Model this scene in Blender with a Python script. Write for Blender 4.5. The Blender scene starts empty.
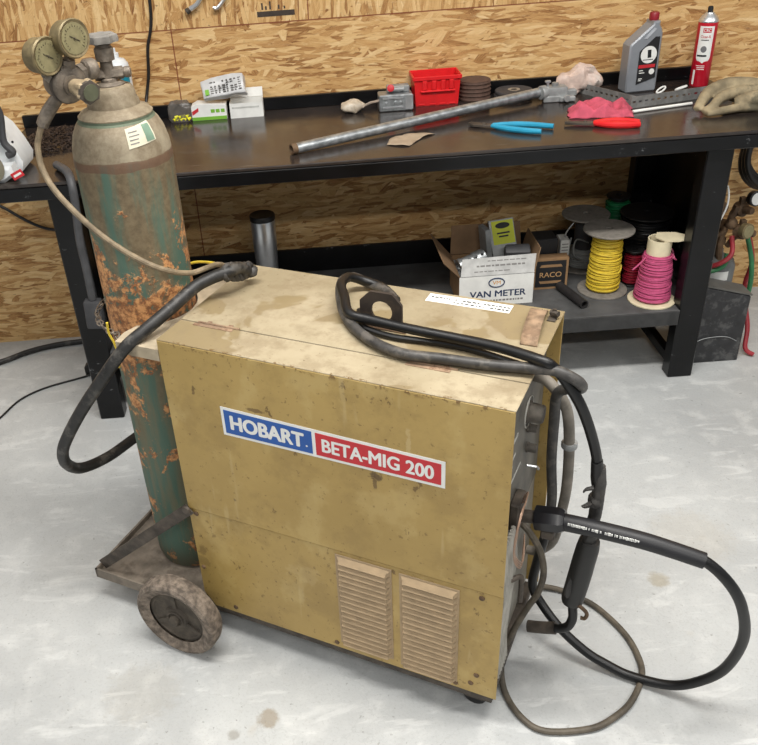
import bpy, bmesh, math, random
from mathutils import Vector, Matrix, noise
random.seed(7)
S = bpy.context.scene
COL = S.collection
PI = math.pi
S.view_settings.view_transform = 'Standard'
S.view_settings.look = 'None'
S.view_settings.gamma = 1
S.view_settings.exposure = 0.0

# ------------------------------------------------------------------ materials
def lin(c):
    return tuple(((v/255)/12.92 if v/255 <= .04045 else ((v/255+.055)/1.055)**2.4) for v in c) + (1,)

class NT:
    def __init__(s, name):
        s.m = bpy.data.materials.new(name); s.m.use_nodes = True
        s.t = s.m.node_tree; s.b = s.t.nodes['Principled BSDF']
        s.tc = s.t.nodes.new('ShaderNodeTexCoord')
    def n(s, typ, **kw):
        nd = s.t.nodes.new(typ)
        for k, v in kw.items(): setattr(nd, k, v)
        return nd
    def link(s, a, b): s.t.links.new(a, b)
    def val(s, sock, v):
        if hasattr(v, 'is_linked') or hasattr(v, 'links'): s.link(v, sock)
        else: sock.default_value = v
    def math(s, op, a, b=0.0, c=None, clamp=False):
        nd = s.n('ShaderNodeMath', operation=op, use_clamp=clamp)
        s.val(nd.inputs[0], a); s.val(nd.inputs[1], b)
        if c is not None: s.val(nd.inputs[2], c)
        return nd.outputs[0]
    def mix(s, f, a, b, mode='MIX'):
        nd = s.n('ShaderNodeMix', data_type='RGBA', blend_type=mode)
        s.val(nd.inputs[0], f); s.val(nd.inputs[6], a); s.val(nd.inputs[7], b)
        return nd.outputs[2]
    def ramp(s, f, stops, interp='LINEAR'):
        nd = s.n('ShaderNodeValToRGB'); s.link(f, nd.inputs[0])
        cr = nd.color_ramp; cr.interpolation = interp
        while len(cr.elements) < len(stops): cr.elements.new(.5)
        for e, (p, c) in zip(cr.elements, stops):
            e.position = p; e.color = c if len(c) == 4 else (*c, 1)
        return nd.outputs[0]
    def step(s, f, lo, hi):
        nd = s.n('ShaderNodeMapRange', interpolation_type='SMOOTHSTEP')
        s.link(f, nd.inputs[0]); nd.inputs[1].default_value = lo; nd.inputs[2].default_value = hi
        return nd.outputs[0]
    def mapping(s, scale=(1,1,1), rot=(0,0,0), loc=(0,0,0), src=None):
        nd = s.n('ShaderNodeMapping'); s.link(src or s.tc.outputs['Object'], nd.inputs[0])
        nd.inputs[1].default_value = loc; nd.inputs[2].default_value = rot; nd.inputs[3].default_value = scale
        return nd.outputs[0]
    def noise(s, scale, detail=3, rough=.55, src=None, dist=0.0):
        nd = s.n('ShaderNodeTexNoise'); s.link(src or s.tc.outputs['Object'], nd.inputs[0])
        nd.inputs['Scale'].default_value = scale; nd.inputs['Detail'].default_value = detail
        nd.inputs['Roughness'].default_value = rough; nd.inputs['Distortion'].default_value = dist
        return nd.outputs[0]
    def xyz(s, src=None):
        nd = s.n('ShaderNodeSeparateXYZ'); s.link(src or s.tc.outputs['Object'], nd.inputs[0]); return nd.outputs
    def bump(s, h, strength=.3, dist=.01):
        nd = s.n('ShaderNodeBump'); s.link(h, nd.inputs['Height'])
        nd.inputs['Strength'].default_value = strength; nd.inputs['Distance'].default_value = dist
        s.link(nd.outputs[0], s.b.inputs['Normal'])

MATS = {}
def plain(name, rgb, rough=.6, metal=0.0, var=.12, vscale=25, bump=0.0, spec=None, alpha=None, trans=None, dirt=None, dirt_amt=.45, dscale=14):
    """procedural paint / plastic / metal with mottling and optional dirt blotches"""
    if name in MATS: return MATS[name]
    t = NT(name); c = lin(rgb)
    n1 = t.noise(vscale, 4)
    dark = tuple(v*(1-var*1.6) for v in c[:3])+(1,); lite = tuple(min(1, v*(1+var*1.3)) for v in c[:3])+(1,)
    col = t.mix(t.step(n1, .25, .75), dark, lite)
    if dirt:
        col = t.mix(t.math('MULTIPLY', t.step(t.noise(dscale, 6, .65), .5, .62), dirt_amt), col, lin(dirt))
    t.link(col, t.b.inputs['Base Color'])
    t.link(t.math('ADD', t.math('MULTIPLY', n1, .15), rough-.07), t.b.inputs['Roughness'])
    t.b.inputs['Metallic'].default_value = metal
    if spec is not None: t.b.inputs['Specular IOR Level'].default_value = spec
    if alpha is not None: t.b.inputs['Alpha'].default_value = alpha
    if trans is not None: t.b.inputs['Transmission Weight'].default_value = trans
    if bump: t.bump(t.noise(vscale*4, 3), bump, .004)
    MATS[name] = t.m; return t.m

def mat_osb():
    t = NT('oriented_strand_board')
    X = t.xyz(); x, z = X[0], X[2]
    upper = t.math('GREATER_THAN', z, 1.2015)
    def sw(a, b):   # a in the lower sheets, b in the upper sheets
        nd = t.n('ShaderNodeMix', data_type='FLOAT'); t.link(upper, nd.inputs[0]); t.link(a, nd.inputs[2]); t.link(b, nd.inputs[3]); return nd.outputs[0]
    cmb = t.n('ShaderNodeCombineXYZ'); t.link(sw(x, z), cmb.inputs[0]); t.link(sw(z, x), cmb.inputs[1])
    base = cmb.outputs[0]
    wob = t.n('ShaderNodeTexNoise'); t.link(base, wob.inputs[0]); wob.inputs['Scale'].default_value = 9; wob.inputs['Detail'].default_value = 2
    sub = t.n('ShaderNodeVectorMath', operation='SUBTRACT'); t.link(wob.outputs['Color'], sub.inputs[0]); sub.inputs[1].default_value = (.5,.5,.5)
    sc = t.n('ShaderNodeVectorMath', operation='SCALE'); t.link(sub.outputs[0], sc.inputs[0]); sc.inputs['Scale'].default_value = .018
    ad = t.n('ShaderNodeVectorMath', operation='ADD'); t.link(base, ad.inputs[0]); t.link(sc.outputs[0], ad.inputs[1])
    pal = [(0, lin((112,72,38))), (.12, lin((160,114,66))), (.3, lin((190,146,92))), (.5, lin((208,168,112))), (.75, lin((220,184,130))), (1, lin((236,208,160)))]
    col = None; hgt = None
    for i, (ang, ln, wd, off) in enumerate([(.1,.13,.040,0),(-.5,.12,.032,3.1),(.55,.13,.034,7.7),(-.15,.13,.028,1.3),(1.15,.09,.028,9.1),(.28,.12,.024,5.2),(-.85,.10,.024,12.4),(.03,.15,.030,2.6),(-.32,.09,.018,15.5),(.14,.11,.013,18.2),(-.06,.08,.010,22.2)]):
        mp = t.n('ShaderNodeMapping', vector_type='POINT'); t.link(ad.outputs[0], mp.inputs[0])
        mp.inputs[1].default_value = (off, off*.7, 0); mp.inputs[2].default_value = (0, 0, ang)
        m2 = t.n('ShaderNodeVectorMath', operation='MULTIPLY'); t.link(mp.outputs[0], m2.inputs[0]); m2.inputs[1].default_value = (1/ln, 1/wd, 0)
        rag = t.n('ShaderNodeTexNoise'); t.link(m2.outputs[0], rag.inputs[0]); rag.inputs['Scale'].default_value = 1.7; rag.inputs['Detail'].default_value = 5
        m3 = t.n('ShaderNodeVectorMath', operation='MULTIPLY_ADD'); t.link(rag.outputs['Color'], m3.inputs[0]); m3.inputs[1].default_value = (.16,.30,0); t.link(m2.outputs[0], m3.inputs[2])
        vo = t.n('ShaderNodeTexVoronoi', voronoi_dimensions='2D'); t.link(m3.outputs[0], vo.inputs['Vector']); vo.inputs['Scale'].default_value = 1; vo.inputs['Randomness'].default_value = 1
        sp = t.n('ShaderNodeSeparateColor'); t.link(vo.outputs['Color'], sp.inputs[0])
        gm = t.n('ShaderNodeVectorMath', operation='MULTIPLY'); t.link(m2.outputs[0], gm.inputs[0]); gm.inputs[1].default_value = (1.1, 9, 1)
        grain = t.noise(1.8, 6, .7, gm.outputs[0])
        c = t.ramp(t.math('ADD', t.math('MULTIPLY', sp.outputs[0], .72), t.math('MULTIPLY', t.math('SUBTRACT', grain, .44), 1.5), clamp=True), pal)
        edge = t.step(vo.outputs['Distance'], .42, .75)
        c = t.mix(t.math('MULTIPLY', edge, .38), c, lin((120,76,40)))
        if col is None: col, hgt = c, sp.outputs[0]
        else:
            present = t.math('MULTIPLY', t.math('GREATER_THAN', sp.outputs[1], .60), t.step(vo.outputs['Distance'], .60, .54))
            col = t.mix(present, col, c)
            nd = t.n('ShaderNodeMix', data_type='FLOAT'); t.link(present, nd.inputs[0]); t.link(hgt, nd.inputs[2]); t.link(sp.outputs[2], nd.inputs[3]); hgt = nd.outputs[0]
    # fibres and saw-dust speckle over everything
    fib = t.noise(1, 6, .75, t.mapping((22,1,150)))
    col = t.mix(t.math('MULTIPLY', t.step(fib, .56, .72), .38), col, lin((126,82,44)))
    col = t.mix(t.math('MULTIPLY', t.step(t.noise(1, 5, .7, t.mapping((30,1,95), loc=(4,0,2))), .56, .74), .35), col, lin((240,216,168)))
    # dark flecks
    fl = t.step(t.noise(42, 5, .65, t.mapping((1,1,2.2))), .655, .70)
    col = t.mix(t.math('MULTIPLY', fl, .75), col, lin((84,54,30)))
    # joints between sheets (real gaps with red sealed edges)
    def line(co, at, w):
        return t.math('LESS_THAN', t.math('ABSOLUTE', t.math('SUBTRACT', co, at)), w)
    lower = t.math('SUBTRACT', 1.0, upper)
    seam = line(z, 1.2015, .0022)
    seam = t.math('MAXIMUM', seam, t.math('MULTIPLY', line(x, -.455, .0022), lower))
    seam = t.math('MAXIMUM', seam, t.math('MULTIPLY', line(x, 1.98, .0025), lower))
    seam = t.math('MAXIMUM', seam, t.math('MULTIPLY', line(x, .035, .0018), upper))
    col = t.mix(t.math('MULTIPLY', seam, .85), col, lin((116,52,30)))
    t.link(col, t.b.inputs['Base Color'])
    t.b.inputs['Roughness'].default_value = .62
    t.b.inputs['Specular IOR Level'].default_value = .35
    t.bump(hgt, .25, .003)
    return t.m

STAINS = [(-.19,1.262,.028,.6,(138,120,92)),(-.27,1.225,.016,.5,(130,124,112)),(-.50,1.36,.10,.18,(150,140,120)),(.85,1.60,.03,.45,(150,134,96)),(1.0,1.75,.12,.15,(176,160,130)),(-.78,1.85,.12,.12,(150,146,138))]
def mat_concrete():
    t = NT('pale_concrete')
    a = t.noise(1.6, 6, .6, dist=.4); b = t.noise(11, 6, .6)
    col = t.mix(t.step(a, .3, .7), lin((172,174,174)), lin((194,196,195)))
    col = t.mix(t.math('MULTIPLY', t.step(b, .48, .72), .5), col, lin((210,211,209)))
    col = t.mix(t.math('MULTIPLY', t.step(t.noise(30, 5, .7), .55, .75), .30), col, lin((168,168,164)))
    fleck = t.step(t.noise(60, 3, .5, t.mapping((1,1,1), (0,0,.5), (3,2,0))), .685, .73)
    col = t.mix(t.math('MULTIPLY', fleck, .5), col, lin((120,120,116)))
    fl2 = t.step(t.noise(26, 6, .72, t.mapping((1,1,1), (0,0,1.1), (9,4,0))), .66, .72)
    col = t.mix(t.math('MULTIPLY', fl2, .38), col, lin((132,130,124)))
    grit = t.noise(150, 4, .75)
    col = t.mix(t.math('MULTIPLY', t.step(grit, .52, .68), .30), col, lin((140,140,138)))
    brush = t.noise(1, 5, .65, t.mapping((5,16,1), (0,0,.5)), .6)
    col = t.mix(t.math('MULTIPLY', t.step(brush, .54, .66), .40), col, lin((222,223,221)))
    pit = t.step(t.noise(85, 3, .6, t.mapping(loc=(5,1,0))), .70, .73)
    col = t.mix(t.math('MULTIPLY', pit, .6), col, lin((96,94,90)))
    P_ = t.xyz()
    for (x0, y0, rr, amt, cc_) in STAINS:
        du = t.math('DIVIDE', t.math('SUBTRACT', P_[0], x0), rr); dz = t.math('DIVIDE', t.math('SUBTRACT', P_[1], y0), rr)
        dd = t.math('ADD', t.math('ADD', t.math('MULTIPLY', du, du), t.math('MULTIPLY', dz, dz)), t.math('MULTIPLY', t.math('SUBTRACT', t.noise(40, 5, .7), .5), 2.5))
        col = t.mix(t.math('MULTIPLY', t.step(dd, 1.2, .3), amt), col, lin(cc_))
    stain = t.step(t.noise(5, 2, .5, t.mapping((1,1,1), (0,0,0), (7.3,1.9,0))), .72, .79)
    col = t.mix(t.math('MULTIPLY', stain, .35), col, lin((176,160,132)))
    # hairline cracks
    wv = t.n('ShaderNodeTexNoise'); t.link(t.tc.outputs['Object'], wv.inputs[0]); wv.inputs['Scale'].default_value = 2.2; wv.inputs['Detail'].default_value = 6
    crack = t.math('LESS_THAN', t.math('ABSOLUTE', t.math('SUBTRACT', wv.outputs[0], .5)), .0016)
    col = t.mix(t.math('MULTIPLY', crack, .14), col, lin((140,142,142)))
    t.link(col, t.b.inputs['Base Color'])
    t.b.inputs['Roughness'].default_value = .5; t.b.inputs['Specular IOR Level'].default_value = .4
    t.bump(t.noise(38, 6, .75), .4, .005)
    return t.m

def mat_gold(name, dusty=False):
    t = NT(name)
    n1 = t.noise(3.2, 5, .6); n2 = t.noise(26, 5, .65)
    if dusty:
        col = t.mix(t.step(n1, .35, .65), lin((144,131,104)), lin((168,155,129)))
        wiped = t.step(t.noise(4.0, 4, .5, t.mapping(loc=(2.5,.75,0)), .4), .505, .53)
        col = t.mix(t.math('MULTIPLY', wiped, .75), col, lin((126,108,72)))
        col = t.mix(t.math('MULTIPLY', t.step(n2, .5, .7), .4), col, lin((122,106,80)))
        col = t.mix(t.math('MULTIPLY', t.step(t.noise(9, 6, .72, t.mapping(loc=(0,3,0))), .46, .62), .5), col, lin((128,112,86)))
        col = t.mix(t.math('MULTIPLY', t.step(t.noise(85, 4, .6), .66, .70), .6), col, lin((104,84,56)))
        z = t.xyz()
        edge = t.math('LESS_THAN', z[1], .006)
        wear = t.math('MULTIPLY', edge, t.step(t.noise(80, 5, .65), .55, .60))
        col = t.mix(t.math('MULTIPLY', wear, .8), col, lin((106,80,42)))
        t.b.inputs['Roughness'].default_value = .85
    else:
        col = t.mix(t.step(n1, .3, .7), lin((166,138,78)), lin((182,153,90)))
        col = t.mix(t.math('MULTIPLY', t.step(n2, .55, .8), .3), col, lin((150,122,64)))
        smudge = t.step(t.noise(6, 6, .7, t.mapping(loc=(3.1,0,1.4))), .47, .62)
        col = t.mix(t.math('MULTIPLY', smudge, .38), col, lin((138,112,62)))
        pale = t.step(t.noise(8, 5, .6, t.mapping((1,1,.8), loc=(9,0,5))), .52, .64)
        col = t.mix(t.math('MULTIPLY', pale, .28), col, lin((206,182,124)))
        tiny = t.step(t.noise(75, 4, .6), .62, .66)
        col = t.mix(t.math('MULTIPLY', tiny, .55), col, lin((110,84,44)))
        spots = t.step(t.noise(17, 5, .7, t.mapping((1,1,.6), loc=(1.7,0,.4))), .625, .665)
        col = t.mix(t.math('MULTIPLY', spots, .75), col, lin((92,66,32)))
        drip = t.step(t.noise(9, 3, .5, t.mapping((2.5,1,.35), loc=(0,4,0))), .64, .72)
        col = t.mix(t.math('MULTIPLY', drip, .25), col, lin((206,186,140)))
        P_ = t.xyz()
        for (u0, z0, ru, rz_, amt, cc_) in ((.492,.648,.016,.014,.8,(70,50,28)),(.487,.632,.005,.022,.7,(84,60,32)),(.225,.742,.022,.005,.7,(92,66,34)),(.02,.275,.012,.02,.5,(100,78,44)),(.018,.24,.02,.022,.45,(112,90,52)),(.30,.30,.05,.03,.18,(206,184,136)),(.56,.74,.006,.05,.3,(214,194,150))):
            du = t.math('DIVIDE', t.math('SUBTRACT', P_[0], u0), ru); dz = t.math('DIVIDE', t.math('SUBTRACT', P_[2], z0), rz_)
            dd = t.math('ADD', t.math('MULTIPLY', du, du), t.math('MULTIPLY', dz, dz))
            dd = t.math('ADD', dd, t.math('MULTIPLY', t.math('SUBTRACT', t.noise(48, 6, .75), .5), 5.5))
            col = t.mix(t.math('MULTIPLY', t.step(dd, 1.1, .3), amt), col, lin(cc_))
        z = t.xyz()[2]
        edge = t.step(z, .852, .866)
        wear = t.math('MULTIPLY', edge, t.step(t.noise(60, 4, .6), .56, .61))
        col = t.mix(t.math('MULTIPLY', wear, .8), col, lin((96,62,26)))
        t.b.inputs['Roughness'].default_value = .48
    t.link(col, t.b.inputs['Base Color'])
    t.bump(n2, .06, .002)
    return t.m

def mat_cylinder():
    t = NT('rusted_green_cylinder_paint')
    P = t.xyz(); z = P[2]
    big = t.noise(7, 6, .65); fine = t.noise(60, 5, .7); st = t.noise(10, 6, .6, t.mapping((2.6,2.6,.28)))
    green = t.mix(t.step(st, .42, .6), lin((80,106,92)), lin((108,108,86)))
    grime = t.mix(t.step(fine, .3, .7), lin((98,82,60)), lin((126,110,84)))
    # dirt film: heavy above .9, light below
    film = t.math('ADD', t.math('MULTIPLY', t.math('SUBTRACT', z, .45), .9), t.math('MULTIPLY', t.math('SUBTRACT', st, .5), 2.6))
    col = t.mix(t.math('MULTIPLY', t.step(film, .1, .62), .9), green, grime)
    rustc = t.mix(t.step(fine, .4, .62), lin((136,84,50)), lin((214,158,104)))
    # rust belt around z .62-.85 plus scattered patches
    d = t.math('ABSOLUTE', t.math('SUBTRACT', z, .77))
    belt = t.math('SUBTRACT', .66, t.math('MULTIPLY', d, 1.9))
    low = t.math('MULTIPLY', t.math('LESS_THAN', z, .80), .30)
    w = t.math('ADD', t.math('MAXIMUM', belt, low), t.math('MULTIPLY', t.math('SUBTRACT', t.noise(9, 7, .72, dist=.3), .5), 2.4))
    w = t.math('MULTIPLY', t.step(w, .40, .50), t.step(fine, .36, .44))
    col = t.mix(w, col, rustc)
    # shoulder: dusty grey tan
    sh = t.mix(t.step(t.noise(46, 6, .72), .3, .72), lin((112,98,78)), lin((142,130,108)))
    sh = t.mix(t.math('MULTIPLY', t.step(t.noise(11, 5, .65), .45, .7), .6), sh, lin((166,156,134)))
    col = t.mix(t.step(z, 1.112, 1.120), col, sh)
    # brown band
    zz = t.math('ADD', z, t.math('MULTIPLY', t.math('SUBTRACT', t.noise(12, 3), .5), .02))
    band = t.math('MULTIPLY', t.math('GREATER_THAN', zz, 1.098), t.math('LESS_THAN', zz, 1.116))
    col = t.mix(t.math('MULTIPLY', band, .7), col, lin((96,66,50)))
    # old green ring below the collar
    rg = t.math('MULTIPLY', t.math('GREATER_THAN', z, 1.184), t.math('LESS_THAN', z, 1.193))
    col = t.mix(t.math('MULTIPLY', rg, .7), col, lin((66,94,76)))
    base = t.step(z, .10, .02)
    col = t.mix(t.math('MULTIPLY', base, .55), col, lin((84,66,48)))
    t.link(col, t.b.inputs['Base Color'])
    t.b.inputs['Roughness'].default_value = .68
    t.bump(t.math('ADD', fine, t.math('MULTIPLY', w, 1.2)), .35, .003)
    return t.m

def mat_benchtop():
    t = NT('smudged_dark_steel_top')
    n = t.noise(2.2, 6, .65); n2 = t.noise(14, 5, .6)
    col = t.mix(t.step(n, .3, .7), lin((34,30,29)), lin((60,52,47)))
    col = t.mix(t.math('MULTIPLY', t.step(n2, .55, .75), .4), col, lin((84,78,72)))
    scr = t.step(t.noise(9, 3, .5, t.mapping((.6,12,1), (0,0,.3))), .70, .73)
    col = t.mix(t.math('MULTIPLY', scr, .3), col, lin((150,146,140)))
    t.link(col, t.b.inputs['Base Color'])
    t.link(t.math('ADD', t.math('MULTIPLY', n2, .26), .06), t.b.inputs['Roughness'])
    t.b.inputs['Specular IOR Level'].default_value = .55
    return t.m

def mat_blackpaint():
    t = NT('scuffed_black_enamel')
    col = t.mix(t.step(t.noise(12, 5), .3, .7), lin((7,7,8)), lin((15,15,17)))
    scr = t.math('MULTIPLY', t.step(t.noise(16, 6, .78, t.mapping((.5,1,1.4))), .62, .66), t.step(t.noise(70, 3), .45, .6))
    col = t.mix(t.math('MULTIPLY', scr, .55), col, lin((140,142,144)))
    t.link(col, t.b.inputs['Base Color'])
    t.b.inputs['Roughness'].default_value = .3; t.b.inputs['Specular IOR Level'].default_value = .35
    return t.m

M_OSB = mat_osb(); M_CONC = mat_concrete(); M_GOLD = mat_gold('ochre_paint'); M_DUST = mat_gold('dusty_ochre_paint', True)
M_CYL = mat_cylinder(); M_TOP = mat_benchtop(); M_BLK = mat_blackpaint()
M_VENT = plain('dusty_vent_paint', (170,147,116), .75, var=.08, vscale=40)
M_SHELF = plain('dusty_grey_shelf', (84,84,84), .7, var=.2, vscale=8, dirt=(56,54,52), dscale=7)
M_RUBBER = plain('black_rubber', (26,25,25), .45, var=.2, vscale=30)
M_CABLE = plain('dusty_black_cable', (38,37,36), .5, var=.3, vscale=40, dirt=(104,100,94), dscale=26)
M_SHINY = plain('shiny_black_cable', (14,14,15), .42, var=.2)
M_GREYCAB = plain('grey_grimy_cable', (92,84,72), .6, var=.25, vscale=40, dirt=(52,48,42))
M_TANHOSE = plain('tan_hose', (136,120,96), .6, var=.2, vscale=50, dirt=(90,78,60))
M_DARKST = plain('dark_grimy_steel', (84,76,68), .6, .3, var=.3, vscale=30, dirt=(48,40,34), bump=.3)
M_RUSTST = plain('rusty_steel', (110,88,66), .7, .2, var=.3, vscale=40, dirt=(70,46,30), bump=.3)
M_BRASS = plain('dusty_brass', (118,105,76), .5, .35, var=.2, vscale=60, dirt=(104,92,66))
M_PEWTER = plain('dull_metal', (128,118,106), .5, .4, var=.25, vscale=60, dirt=(84,72,60), bump=.3)
M_DIAL = plain('aged_dial', (128,120,88), .4, var=.1, vscale=80)
M_GALV = plain('galvanised_steel', (172,176,178), .38, .75, var=.2, vscale=50)
M_CAST = plain('grey_cast_metal', (150,152,152), .45, .25, var=.15)
M_CHROME = plain('brushed_chrome', (222,224,226), .3, .85, var=.05)
M_WHITE = plain('white_plastic', (226,230,232), .35, var=.04)
M_PAPER = plain('white_paper', (228,228,224), .7, var=.05)
M_GREENP = plain('green_print', (118,176,56), .6, var=.05)
M_REDP = plain('red_plastic', (214,30,34), .35, var=.06)
M_REDPRINT = plain('red_print', (196,44,52), .5, var=.05)
M_BLUEPRINT = plain('blue_print', (30,86,164), .4, var=.05)
M_STICKW = plain('white_sticker', (232,232,228), .45, var=.03)
M_INK = plain('black_ink', (28,28,30), .6, var=.05)
M_NAVY = plain('navy_ink', (30,48,82), .6, var=.05)
M_ORANGE = plain('orange_ink', (216,150,60), .6, var=.05)
M_CARD = plain('brown_cardboard', (150,118,84), .8, var=.1, vscale=20)
M_CARDIN = plain('inner_cardboard', (132,104,76), .8, var=.1, vscale=20)
M_BAG = plain('clear_plastic_bag', (205,200,192), .25, var=.1, alpha=.55)
M_DKBAG = plain('smoky_plastic_bag', (110,104,98), .25, var=.2, alpha=.6)
M_YELLOW = plain('yellow_plastic', (226,222,40), .5, var=.1)
M_YELW = plain('yellow_wire', (214,186,60), .4, var=.1, vscale=60)
M_PINKW = plain('pink_wire', (192,84,124), .4, var=.1, vscale=60)
M_REDW = plain('dark_red_wire', (128,22,40), .4, var=.1, vscale=60)
M_GREENW = plain('green_wire', (24,110,66), .4, var=.1, vscale=60)
M_BLKW = plain('black_wire', (22,22,24), .35, var=.2, vscale=60)
M_GREYW = plain('grey_wire', (146,148,146), .4, var=.1, vscale=60)
M_SPOOLG = plain('grey_fibre_reel', (132,126,118), .75, var=.2, vscale=30, dirt=(72,68,62), dscale=30)
M_SPOOLC = plain('cream_reel', (222,210,178), .6, var=.06)
M_RAG = plain('red_shop_rag', (196,84,104), .9, var=.12, vscale=40, dirt=(140,52,66))
M_LEATHER = plain('dirty_leather', (150,136,108), .85, var=.3, vscale=14, dirt=(78,76,62), dirt_amt=.8, dscale=9, bump=.3)
M_TEAL = plain('teal_grip', (40,150,186), .4, var=.05)
M_BROWN = plain('brown_abrasive', (88,66,56), .8, var=.15, vscale=60)
M_DISC = plain('dark_abrasive_disc', (62,58,58), .8, var=.2, vscale=60)
M_OILG = plain('silver_grey_plastic', (142,146,152), .35, .2, var=.04)
M_CAP = plain('maroon_cap', (142,28,40), .4, var=.05)
M_CAN = plain('red_can_paint', (190,22,44), .3, var=.04)
M_TEALP = plain('teal_print', (22,128,150), .4, var=.05)
M_SLOT = plain('perforated_zinc', (128,128,126), .5, .1, var=.2, vscale=30, dirt=(90,88,86))
M_PANEL = plain('dirty_grey_panel', (104,100,92), .55, .1, var=.2, vscale=16, dirt=(62,58,52))
M_KNOB = plain('dusty_black_knob', (96,90,82), .7, var=.2, vscale=60)
M_COPPER = plain('copper_wire', (172,140,118), .4, .3, var=.1)
M_CLEAR = plain('clear_sleeve', (190,186,176), .3, var=.15, alpha=.6)
M_WHEEL = plain('grimy_wheel_rubber', (124,112,100), .85, var=.35, vscale=70, dirt=(74,64,56), dscale=30, bump=.5)
M_HUB = plain('wheel_hub_dirt', (84,76,66), .8, var=.25, vscale=40, dirt=(54,48,42), bump=.3)
M_SHAV = plain('steel_shavings', (70,58,52), .5, .3, var=.5, vscale=80)
M_HOSER = plain('red_hose', (150,40,48), .5, var=.15)
M_HOSEG = plain('green_hose', (48,112,70), .5, var=.15)
M_GREYCYL = plain('grey_cylinder_paint', (112,114,114), .6, var=.15, dirt=(80,78,74))
M_YLABEL = plain('yellow_label', (206,212,30), .5, var=.04)
M_DKGREY = plain('dark_grey_plastic', (66,66,68), .6, var=.15)

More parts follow.
